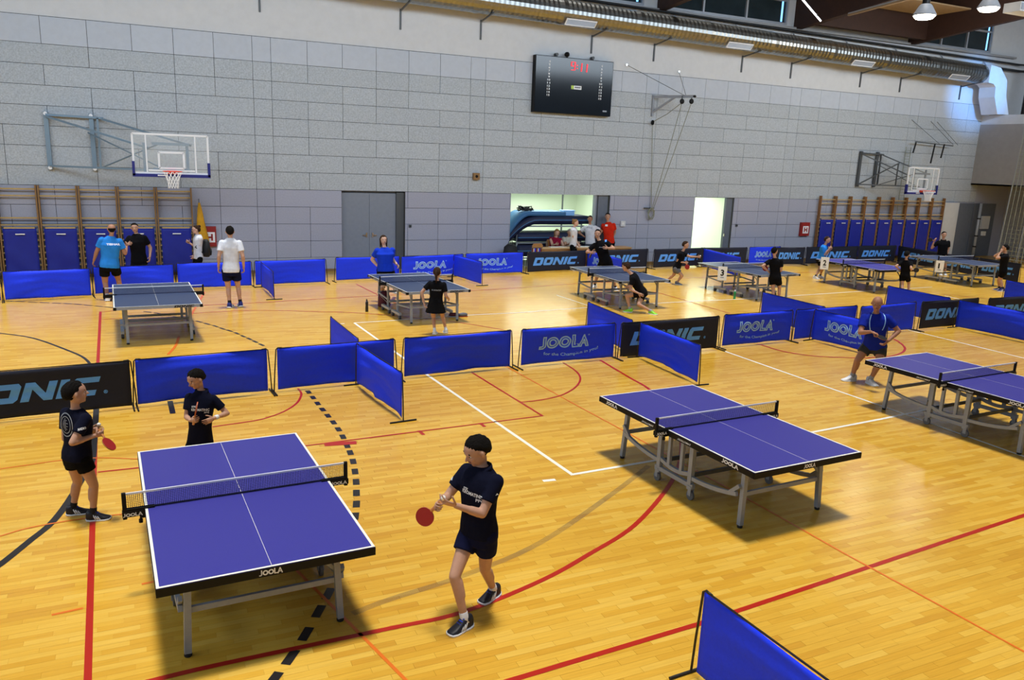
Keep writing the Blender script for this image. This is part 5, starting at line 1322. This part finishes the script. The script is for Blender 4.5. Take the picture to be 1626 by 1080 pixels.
# ---- boy behind the left table
pB = person('boy in navy polo with white wristband standing behind the left table', 1.30, (320, 752), (318, 697), (320, 623), (311, 602), headscale=1.04, yaw=-18, hyaw=-58, hpitch=24,
    hR=(303, 668, -.20), hL=(340, 664, -.20), eR=(-.6, -.9, .6), eL=(-.5, -.8, .9), top='shirt_navy', bottom='shorts_black', vox=.008, collar=True, curlR=1.0, gripR=True, curlL=.25, palmL=(-1, 0, 0), dirL=(.4, -.4, .9), dirR=(.3, .15, -.6), palmR=(0, .2, -1), shortlen=.5)
hc = pB['arms']['R'][2]+pB['arms']['R'][3]*.05
racket('racket held upright edge-on by the boy with the white wristband', hc, pB['J']((313, 643, -.24))-hc, -pB['R']+pB['D']*.1, 'rubber_red', 'rubber_red')
a, e, w_ = pB['arms']['L'][:3]; d = (w_-e).normalized(); x_ = d.orthogonal().normalized(); y_ = d.cross(x_)
pB['put']('wristband', MB().loft([[e.lerp(w_, f_)+(x_*math.cos(q)+y_*math.sin(q))*.027 for q in [2*PI*j/14 for j in range(14)]] for f_ in (.72, .92)]).mesh('w', None), 'print_white')
on_surface(pB, letters_font('STK', .03), 308, 646, .05, .02, 'shirt_print', 'print_white'); on_surface(pB, letters_font('KROMATINIC', .03), 318, 651, .19, .03, 'shirt_print', 'print_white', rot=-.02); on_surface(pB, letters_font('PPG', .03), 328, 655, .05, .02, 'shirt_print', 'print_white')
on_surface(pB, letters_font('^', .05), 288, 641, .05, .03, 'sleeve_mark', 'print_white')
# ---- old man
pO = person('bald old man in royal blue sports shirt and dark shorts, leaning forward', 1.76, (1372, 609), (1389, 545, .12), (1391, 499, -.06), (1393, 482, -.14), yaw=4, hyaw=0, hpitch=14,
    hR=(1383, 527, -.42), hL=(1411, 541, -.15), fR=(1352, 605), fL=(1381, 610), fyR=-55, fyL=38, eR=(-.5, -.7, .7), eL=(-.3, -.5, .9), skin='skin_tan', hair='hair_grey', hairstyle='fringe', top='shirt_oldblue', bottom='shorts_olive', sock='sock_grey', shoe='shoe_white',
    vox=.010, collar=True, curlR=1.0, gripR=True, girth=1.06, dirR=(.3, -.2, -.9), palmR=(0, -1, 0), shortlen=.52)
hc = pO['arms']['R'][2]+pO['arms']['R'][3]*.08
racket('racket held flat by the bald old man, white edge showing', hc, pO['J']((1400, 536, -.5))-hc, UP+pO['D']*-.05, 'rubber_black', 'rubber_black')
for px, s in ((1383, 1), (1403, -1)):
    pts = [(0.5+s*.35*math.sin(PI*k/10)*-1, k/10) for k in range(11)]; v = []; f = []
    for k in range(10):
        o = len(v); v += [pts[k], (pts[k][0]+.22, pts[k][1]), (pts[k+1][0]+.22, pts[k+1][1]), pts[k+1]]; f.append((o, o+1, o+2, o+3))
    on_surface(pO, (v, f, 1), px, 509, .07, .34, 'shirt_piping', 'print_pale', mx=.03)
# ---- players and visitors further back
pG = person('girl with ponytail in black shirt and skirt seen from behind', 1.44, (698, 531), (692, 480), (694, 447), (694, 433), yaw=178, hyaw=172, hL=(673, 480, -.05), hR=(712, 474, .15), fL=(690, 531), fR=(708, 529), fyL=170, fyR=190,
    hair='hair_brown', hairstyle='pony', top='shirt_black', bottom='shorts_black', skirt=True, eL=(-.2, -.6, .9))
on_surface(pG, letters_font('STK KROMATINIC', .03), 693, 461, .2, .03, 'back_print', 'print_grey')
pW = person('long haired woman in royal blue T-shirt and black shorts holding a racket', 1.70, (613, 479), (612, 426), (611, 394), (609, 381), yaw=8, hyaw=18, hL=(630, 420), hR=(601, 424), fL=(628, 471), fR=(608, 478), fyL=20, fyR=-10,
    skin='skin_pale', hair='hair_brown', hairstyle='long', top='shirt_royal', bottom='shorts_black', girth=1.28, headscale=.97)
hc = pW['arms']['R'][2]+pW['arms']['R'][3]*.07; racket('racket held down by the woman in royal blue', hc, pW['R']*.8+UP*-.2-pW['D']*.5, UP)
pS = person('balding man in light blue sports shirt and black shorts, back turned', 1.76, (178, 476), (174, 420), (176, 377), (177, 364), yaw=186, hyaw=196, hL=(149, 414, .15), hR=(201, 392, .25), fL=(171, 478), fR=(194, 472), fyL=180, fyR=170,
    skin='skin_tan', hair='hair_dark', hairstyle='fringe', top='shirt_sky', bottom='shorts_black', sock='sock_white', girth=1.22, eL=(-.6, -.3, .6))
on_surface(pS, letters_font('TIBHAR', .03), 180, 388, .30, .05, 'back_print', 'print_white')
person('smiling dark haired man in black T-shirt and trousers shaking hands', 1.78, (222, 455), (221, 412), (217, 373), (214, 362), yaw=-12, hyaw=-8, hroll=8, hR=(202, 389, -.25), hL=(238, 408, -.1), top='shirt_black', bottom='shorts_black', long_pants=True, eR=(-.4, -.6, .6), eL=(-.8, -.3, .4), shoe='shoe_black', girth=1.08)
pw = person('young woman with bun and glasses in white T-shirt holding a phone', 1.64, (315, 449), (315, 407), (315, 374), (311, 365), yaw=-72, hyaw=-78, hR=(301, 386), hL=(308, 407), skin='skin_pale', hair='hair_brown', hairstyle='bun', top='shirt_white', bottom='shorts_black', glasses=True, eR=(-.5, -1, 0), girth=.92)
t = thing('phone', 'small dark phone in the hand of the woman with a bun', 'phone', pw['J']((299, 384))); MB().bbox((-.035, -.07, -.004), (.035, .07, .005)).build('case', 'black_plastic', t)
t = thing('backpack', 'black backpack worn by the woman with a bun', 'backpack', pw['P']+Vector((0, 0, .22))-pw['F']*.22)
mb = MB()
for k, (z_, sx_, sy_) in enumerate(((-.24, .10, .13), (-.2, .12, .15), (0, .12, .155), (.17, .10, .14), (.24, .05, .09))): mb.loft([]) if False else None
rg = [[pw['F']*(sx_*math.cos(a))+pw['Rt']*(sy_*math.sin(a))+UP*z_ for a in [2*PI*j/14 for j in range(14)]] for z_, sx_, sy_ in ((-.24, .07, .11), (-.2, .10, .15), (0, .11, .155), (.17, .09, .14), (.24, .05, .09))]
MB().loft(rg).build('bag_body', 'bag_black', t, True); rg = [[-pw['F']*.1+pw['F']*(sx_*math.cos(a))+pw['Rt']*(sy_*math.sin(a))+UP*z_ for a in [2*PI*j/14 for j in range(14)]] for z_, sx_, sy_ in ((-.2, .03, .09), (-.1, .05, .11), (0, .03, .09))]
MB().loft(rg).build('front_pocket', 'bag_black', t, True)
for s in (1, -1): MB().tube([pw['Rt']*s*.1+UP*.2+pw['F']*.05, pw['Rt']*s*.11+UP*.24+pw['F']*.18, pw['Rt']*s*.12+UP*.05+pw['F']*.33, pw['Rt']*s*.12-UP*.15+pw['F']*.1], .016, 6).build('strap', 'bag_black', t)
person('man in white T-shirt and dark shorts seen from behind, hands low', 1.86, (374, 488), (367, 427), (366, 380), (365, 368), yaw=180, hyaw=182, hL=(347, 424), hR=(387, 424), fL=(365, 489), fR=(382, 487), fyL=165, fyR=190, top='shirt_white', bottom='shorts_navy', sock='sock_black', shoe='shoe_blue', girth=1.02, eL=(-.9, -.3, .3), eR=(-.9, -.3, .3))
pK = person('crouching player in black shirt with neon green shoes at the table', 1.58, (1016, 497), (1019, 463, .05), (1004, 436), (994, 424), yaw=-100, hyaw=-112, hpitch=15, hL=(1014, 466, -.25), hR=(1000, 455, .2), fL=(1000, 496), fR=(1034, 499), fyL=-95, fyR=60,
    hair='hair_brown', top='shirt_black', bottom='shorts_black', sock='sock_grey', shoe='shoe_green', kneeF=1.0, bend=True)
on_surface(pK, letters_font('PPG', .04), 1007, 430, .16, .05, 'back_print', 'print_grey', rot=1.1)
pE = person('player in black and blue shirt serving across the table, facing the camera', 1.76, (960, 461), (961, 413, .05), (952, 383), (949, 371), yaw=-8, hyaw=-4, hR=(939, 401, -.2), hL=(965, 394, -.3), fR=(944, 457), fL=(977, 461), fyR=-30, fyL=15, top='shirt_black', bottom='shorts_black', sock='sock_black', collar=True, eR=(-.3, -.6, .9), eL=(-.3, -.6, 1.2))
on_surface(pE, ([(0, 0), (1, 0), (1, 1), (0, 1)], [(0, 1, 2, 3)], 1), 962, 382, .05, .09, 'shoulder_panel', 'print_cyan'); on_surface(pE, letters_font('JOOLA', .04), 955, 393, .14, .03, 'shirt_print', 'print_grey')
hc = pE['arms']['R'][2]+pE['arms']['R'][3]*.06; racket('dark racket in the serving player\'s right hand', hc, pE['R']*-.3-UP*.5-pE['D']*.6, pE['R'], 'rubber_black')
ball('white ball above the near edge of the table with the crouching player', gx(961.5, 440, 10.95))
p3 = person('fair haired boy in black shirt and grey shorts stepping to serve', 1.52, (1074, 452), (1075, 424), (1083, 400), (1089, 389), yaw=76, hyaw=80, hL=(1107, 408), hR=(1087, 417, -.12), fR=(1075, 452), fL=(1058, 449), fyR=78, fyL=60, hair='hair_brown', top='shirt_black', bottom='shorts_grey', sock=None, shoe='shoe_grey', eR=(-.7, -.6, 0), gripR=True, curlR=1)
ball('white ball on the outstretched hand of the boy in grey shorts', p3['arms']['L'][2]+p3['arms']['L'][3]*.1+UP*.04)
hc = p3['arms']['R'][2]+p3['arms']['R'][3]*.05; racket('red racket of the boy in grey shorts', hc, p3['R']*.3-UP*.9, -p3['D'])
p4 = person('boy in black with a red racket standing at the table with card 3', 1.54, (1231, 480), (1231, 440), (1231, 411), (1230, 399), yaw=168, hyaw=150, hL=(1219, 430, .0), hR=(1240, 430, .2), fL=(1228, 481), fR=(1236, 480), top='shirt_black', bottom='shorts_black', gripL=True, curlL=1)
hc = p4['arms']['L'][2]+p4['arms']['L'][3]*.05; racket('red racket held at the hip by the boy at the table with card 3', hc, -p4['R']*.6+UP*.5, -p4['D'])
p5 = person('boy in bright blue shirt leaning over the far purple table', 1.58, (1299, 442), (1303, 412), (1309, 390), (1314, 381), yaw=70, hyaw=74, hR=(1316, 396, -.1), hL=(1318, 397, .1), fR=(1302, 441), fL=(1294, 443), fyR=70, fyL=60, hair='hair_brown', top='shirt_sky', bottom='shorts_black', sock='sock_black', eR=(-.6, -1, .2))
p6 = person('small boy in black seen from behind at the far purple table', 1.40, (1437, 468), (1437, 437), (1439, 414), (1440, 404), yaw=172, hyaw=165, hL=(1428, 428), hR=(1447, 428), fL=(1432, 469), fR=(1442, 468), top='shirt_black', bottom='shorts_black', sock=None)
hc = p6['arms']['R'][2]+p6['arms']['R'][3]*.05; racket('black racket of the small boy at the far purple table', hc, p6['R'], -p6['D'], 'rubber_black')
p7 = person('dark haired man in black polo near the white column, racket arm raised', 1.72, (1496, 437), (1496, 404), (1498, 382), (1499, 373), yaw=12, hyaw=20, hR=(1483, 384, -.1), hL=(1503, 405), fR=(1493, 437), fL=(1500, 437), top='shirt_black', bottom='shorts_black', collar=True, eR=(-.2, -1, .6))
hc = p7['arms']['R'][2]+p7['arms']['R'][3]*.05; racket('dark racket raised by the man near the white column', hc, -p7['R']+UP*.1, -p7['D'], 'rubber_black')
p8 = person('player in black at the right frame edge with a hand at the face', 1.60, (1589, 462), (1593, 430), (1597, 404), (1596, 394), yaw=-78, hyaw=-85, hL=(1589, 400, -.1), hR=(1590, 400, .12), fL=(1586, 461), fR=(1592, 463), fyL=-80, fyR=-70, top='shirt_black', bottom='shorts_black', sock='sock_black', shoe='shoe_blue', eL=(.2, -1, .4), eR=(.2, -1, .4))
# judges' desk group
G_ = gz(910, 425)
person('girl with bun in white T-shirt and black shorts standing at the desk', 1.66, None, (910, 388), (911, 362), (914, 354), yaw=76, hyaw=82, hR=(914, 391, -.05), hL=(918, 388, .1), G=(gy(910, 400, 23.98).x, 23.98, 0), skin='skin_pale', hair='hair_blond', hairstyle='bun', top='shirt_white', bottom='shorts_black', girth=.92)
pm = person('man in white printed T-shirt with hands on hips behind the desk', 1.78, None, (937, 384), (937, 358), (937, 348), yaw=2, hyaw=8, hR=(928, 376), hL=(948, 375), G=(gy(938, 400, 25.0).x, 25.0, 0), top='shirt_white', bottom='jeans', long_pants=True, eR=(-.5, -.2, 1.5), eL=(-.5, -.2, 1.5), skin='skin_tan')
on_surface(pm, letters_font('PTUJ', .04), 936, 362, .2, .08, 'shirt_print', 'print_grey')
pr = person('dark haired man in red T-shirt standing by the open storage door', 1.86, None, (967, 383), (966, 354), (965, 344), yaw=-4, hyaw=0, hR=(965, 379, .22), hL=(972, 379, .22), G=(gy(967, 400, 24.78).x, 24.78, 0), top='shirt_red', bottom='shorts_black', long_pants=True, eR=(-1, -.5, .8), eL=(-1, -.5, .8), girth=1.05)
on_surface(pr, ([(0, 0), (1, 0), (1, 1), (0, 1)], [(0, 1, 2, 3)], 1), 963, 358, .09, .07, 'shirt_print', 'print_white')
# desk
DX0, DX1, DYf, DYb = 12.75, 16.0, 24.15, 24.65
DX0 = gy(861, 395, 24.15).x; DX1 = gy(1004, 392, 24.15).x
t = thing('judges_desk', 'long light brown judges\' desk in front of the storage room', 'desk', (DX0, DYf, 0)); W_ = DX1-DX0
MB().bbox((0, 0, .70), (W_, .52, .74), .01).build('desktop', 'desk_top', t)
MB().box((.02, .03, .12), (W_*.5-.01, .05, .70)).build('front_panel', 'desk_wood', t); MB().box((W_*.5+.01, .03, .12), (W_-.02, .05, .70)).build('front_panel', 'desk_wood', t)
for x_ in (.03, W_*.5, W_-.06): MB().box((x_-.02, .05, 0), (x_+.02, .48, .70)).build('side_panel', 'desk_wood', t)
def seated(label, px, kw, yb=25.25, pxh=None):
    x_ = gy(px, 400, yb).x; G = Vector((x_, yb, 0)); f = -1
    return person(label, 1.68, None, (x_, yb+.05, .52, 1), (x_, yb-.08, 1.00, 1), (x_, yb-.14, 1.19, 1), yaw=8, hyaw=10, hpitch=18, G=G, hL=(x_+.22, yb-.45, .80, 1), hR=(x_-.20, yb-.45, .80, 1), fL=(x_+.1, yb-.38, .08, 1), fR=(x_-.1, yb-.38, .08, 1), kneeF=1, long_pants=True, bend=True, **kw)
seated('blonde woman in crimson sleeveless top seated at the desk', 880, dict(skin='skin_pale', hair='hair_blond', hairstyle='long', top='shirt_crimson', bottom='jeans', nosleeve=True, girth=1.2))
seated('grey haired man in cream shirt seated behind the standing girl', 900, dict(hair='hair_grey', hairstyle='short', top='shirt_cream', bottom='jeans', girth=1.1))
def chair(label, x_, y_, rz):
    t = thing('chair', label, 'chair', (x_, y_, 0), rz)
    MB().bbox((-.2, -.2, .43), (.2, .2, .46), .04).build('seat', 'desk_wood', t)
    rg = [[Vector((xx, .21+yy+.03*(1-abs(xx)/.2), zz)) for yy in (-.008, .008)] for xx, zz in ()] 
    mb = MB(); n = 8; ring = []
    pts = [(-.19, .62), (.19, .62), (.205, .68), (.20, .84), (.15, .90), (-.15, .90), (-.20, .84), (-.205, .68)]
    mb.loft([[Vector((a, .215-.0+.25*a*a*-1+d, b)) for a, b in pts] for d in (-.008, .008)]); mb.build('backrest', 'desk_wood', t)
    for sx in (-1, 1):
        for sy in (-1, 1): MB().tube([(sx*.17, sy*.16, .44), (sx*.2, sy*.2, 0)], .012, 8).build('leg', 'steel_grey', t)
        MB().tube([(sx*.17, .17, .44), (sx*.175, .205, .86)], .012, 8).build('back_tube', 'steel_grey', t)
    return t
chair('empty pale wooden chair at the left end of the judges\' desk', gy(848, 420, 24.5).x, 24.5, PI)
chair('pale wooden chair under the blonde woman in crimson', gy(880, 400, 25.25).x, 25.32, 0)
chair('pale wooden chair under the seated grey haired man', gy(900, 400, 25.25).x, 25.32, 0)
for i, (px, lb, wx_) in enumerate(((882, 'open white papers before the woman in crimson', .22), (893, 'white paper sheet near the middle of the desk', .15), (925, 'long white papers at the right part of the desk', .3))):
    g = gy(px, 389, 24.5); t = thing('papers', lb, 'paper', (g.x, 24.5, .741)); MB().box((-wx_, -.12, 0), (wx_*.2, .12, .012)).build('sheet', 'paper', t); MB().box((-wx_*.1, -.10, .0), (wx_, .14, .008)).build('sheet', 'paper', t)
t = thing('medal_ribbons', 'striped red and blue ribbons hanging at the left end of the desk', 'ribbon', (DX0-.12, DYf+.1, 0))
for k in range(7): MB().box((-.22+k*.055, -.01, .42), (-.19+k*.055, .0, .74)).build('ribbon', ['sign_red', 'print_white', 'cloth_blue'][k % 3], t)
MB().box((-.24, -.015, .74), (.16, .01, .76)).build('rail', 'steel_dark', t); MB().box((-.24, -.01, 0), (-.22, .01, .75)).build('stand', 'steel_dark', t); MB().box((.14, -.01, 0), (.16, .01, .75)).build('stand', 'steel_dark', t)
# stacked mats on a trolley in the storage room
t = thing('mat_trolley', 'steel trolley stacked with blue landing mats in the storage room', 'trolley', (12.0, WY+.75, 0))
for x_ in (0.1, 3.3):
    for y_ in (0, 1.0): MB().bar((x_, y_, .1), (x_, y_, 1.35), .05, .05).build('post', 'steel_grey', t); MB().lathe((x_, y_, .06), [(.06, -.02), (.06, .02)], 12, (0, 1, 0)).build('wheel', 'rubber', t)
for z_ in (.2, .75, 1.35): MB().bar((.1, 0, z_), (3.3, 0, z_), .04, .05).bar((.1, 1, z_), (3.3, 1, z_), .04, .05).build('rail', 'steel_grey', t)
def bentmat(z0, th, x0, x1, m, drop, nm='landing_mat', lab=None):
    tt = thing(nm, lab, 'mat', (12.0, WY+.75, 0), 0, 'landing mats on the trolley'); rg = []
    for k in range(17):
        u = k/16; xx = x0+(x1-x0)*u; dz = -drop*max(0, (.34-u)/.34)**1.7
        rg.append([Vector((xx, -.1, z0+dz)), Vector((xx, 1.05, z0+dz)), Vector((xx, 1.05, z0+th+dz)), Vector((xx, -.1, z0+th+dz))])
    MB().loft(rg).build('cover', m, tt, True); MB().loft([[v+Vector((0, -.012 if v.y < 0 else 0, 0)) for v in r] for r in [[Vector((p.x, -.1, p.z+(.4 if j < 2 else -.4)*0)) for j, p in enumerate(q)] for q in rg]] if False else [[Vector((q[0].x, -.104, q[0].z+th*.45)), Vector((q[0].x, -.10, q[0].z+th*.45)), Vector((q[0].x, -.10, q[0].z+th*.55)), Vector((q[0].x, -.104, q[0].z+th*.55))] for q in rg]).build('seam', 'mat_pale', tt)
bentmat(1.44, .28, -.35, 3.1, 'mat_dark', .75, lab='dark blue landing mat drooping at the left end of the trolley')
bentmat(1.73, .14, -.25, 2.0, 'mat_pale', .70, lab='lighter blue mat lying on top, drooping to the left')
bentmat(.80, .30, .1, 3.3, 'mat_dark', 0, lab='dark blue mat on the trolley\'s middle shelf')
bentmat(.27, .40, .1, 3.3, 'mat_dark', 0, lab='dark blue mat on the trolley\'s lowest shelf')
t = thing('crate', 'small pale blue crate on top of the landing mats', 'crate', (14.3, WY+1.1, 1.73)); MB().bbox((-.22, -.18, 0), (.22, .18, .16), .02).build('tub', 'print_pale', t); MB().bbox((-.24, -.2, .16), (.24, .2, .19), .02).build('lid', 'print_pale', t)
t = thing('gear_heap', 'dark tangled gear lying on top of the stacked mats', 'gear', (12.55, WY+1.1, 1.72)); 
for j in range(5):
    pts = [(random.uniform(-.3, .35), random.uniform(-.15, .15), .16+random.uniform(-.02, .16)) for k in range(9)]; MB().tube(pts, .025, 6).build('strap', ['bag_black', 'shorts_olive'][j % 2], t, True)
t = thing('black_bag', 'black bag on the floor left of the storage opening', 'bag', (11.3, 24.6, 0))
MB().loft([[Vector((.28*s*math.cos(a), .18*s*math.sin(a), z_)) for a in [2*PI*j/14 for j in range(14)]] for z_, s in ((0, .9), (.05, 1), (.4, 1), (.75, .85), (.86, .4))]).build('bag_body', 'bag_black', t, True); MB().tube([(-.1, 0, .84), (-.06, 0, .95), (.06, 0, .95), (.1, 0, .84)], .012, 6).build('strap', 'bag_black', t)
# bottles, bags and towels on the courts
def bottle(label, px, py, m, cap, hgt=.24):
    g = gz(px, py); t = thing('water_bottle', label, 'bottle', g)
    MB().lathe((0, 0, 0), [(.03, 0), (.036, .01), (.036, hgt*.3), (.031, hgt*.5), (.036, hgt*.7), (.03, hgt*.8), (.014, hgt*.88)], 14).build('bottle_body', m, t, True); MB().lathe((0, 0, hgt*.87), [(.017, 0), (.017, .03), (.01, .045)], 10).build('cap', cap, t)
bottle('black bottle with lime base on the floor left of the second grey table', 582.5, 495, 'bottle_black', 'bottle_black', .3)
bottle('small green bottle on the floor under the table with card 3', 1166, 475, 'bottle_green', 'print_white', .26)
g = gz(582.5, 495); 
def bag(label, px, py, m, s=1.0, z=0):
    g = gz(px, py, z); t = thing('sports_bag', label, 'bag', g)
    MB().loft([[Vector((.16*s*r*math.cos(a), .10*s*r*math.sin(a), z_*s)) for a in [2*PI*j/14 for j in range(14)]] for z_, r in ((0, .85), (.04, 1), (.25, .95), (.36, .6), (.39, .2))]).build('bag_body', m, t, True)
    MB().bar((-.12*s, -.1*s, .30*s), (.1*s, -.11*s, .06*s), .02, .01).build('stripe', 'print_white', t); MB().tube([(-.05*s, 0, .37*s), (0, 0, .45*s), (.05*s, 0, .37*s)], .008, 6).build('strap', m, t)
bag('maroon drawstring bag hanging at the far leg of the second grey table', 610, 487, 'bag_maroon', 1.0)
t = thing('shoes_heap', 'dark maroon shoe lying by the right leg of the second grey table', 'shoe', gz(721, 503)); MB().ell((0, 0, .05), Vector((.14, 0, 0)), Vector((0, .05, 0)), Vector((0, 0, .05)), 14, 8).build('upper', 'bag_maroon', t, True); MB().bbox((-.14, -.045, 0), (.14, .045, .02), .03).build('sole', 'print_grey', t)
t = thing('trainer_shoe', 'pale trainer shoe lying right of the second grey table', 'shoe', gz(735, 503)); MB().ell((0, 0, .05), Vector((.12, 0, 0)), Vector((0, .05, 0)), Vector((0, 0, .05)), 14, 8).build('upper', 'shoe_grey', t, True); MB().bbox((-.12, -.045, 0), (.12, .045, .02), .03).build('sole', 'sign_red', t)
t = thing('white_towel', 'white towel hung at the net side of the far purple table', 'towel', gx(1357, 443, 21.3)); MB().loft([[Vector((.09*r*math.cos(a), .05*math.sin(a), z_)) for a in [2*PI*j/12 for j in range(12)]] for z_, r in ((-.14, .6), (-.08, 1.1), (.05, .9), (.14, .5))]).build('fabric', 'print_white', t, True)
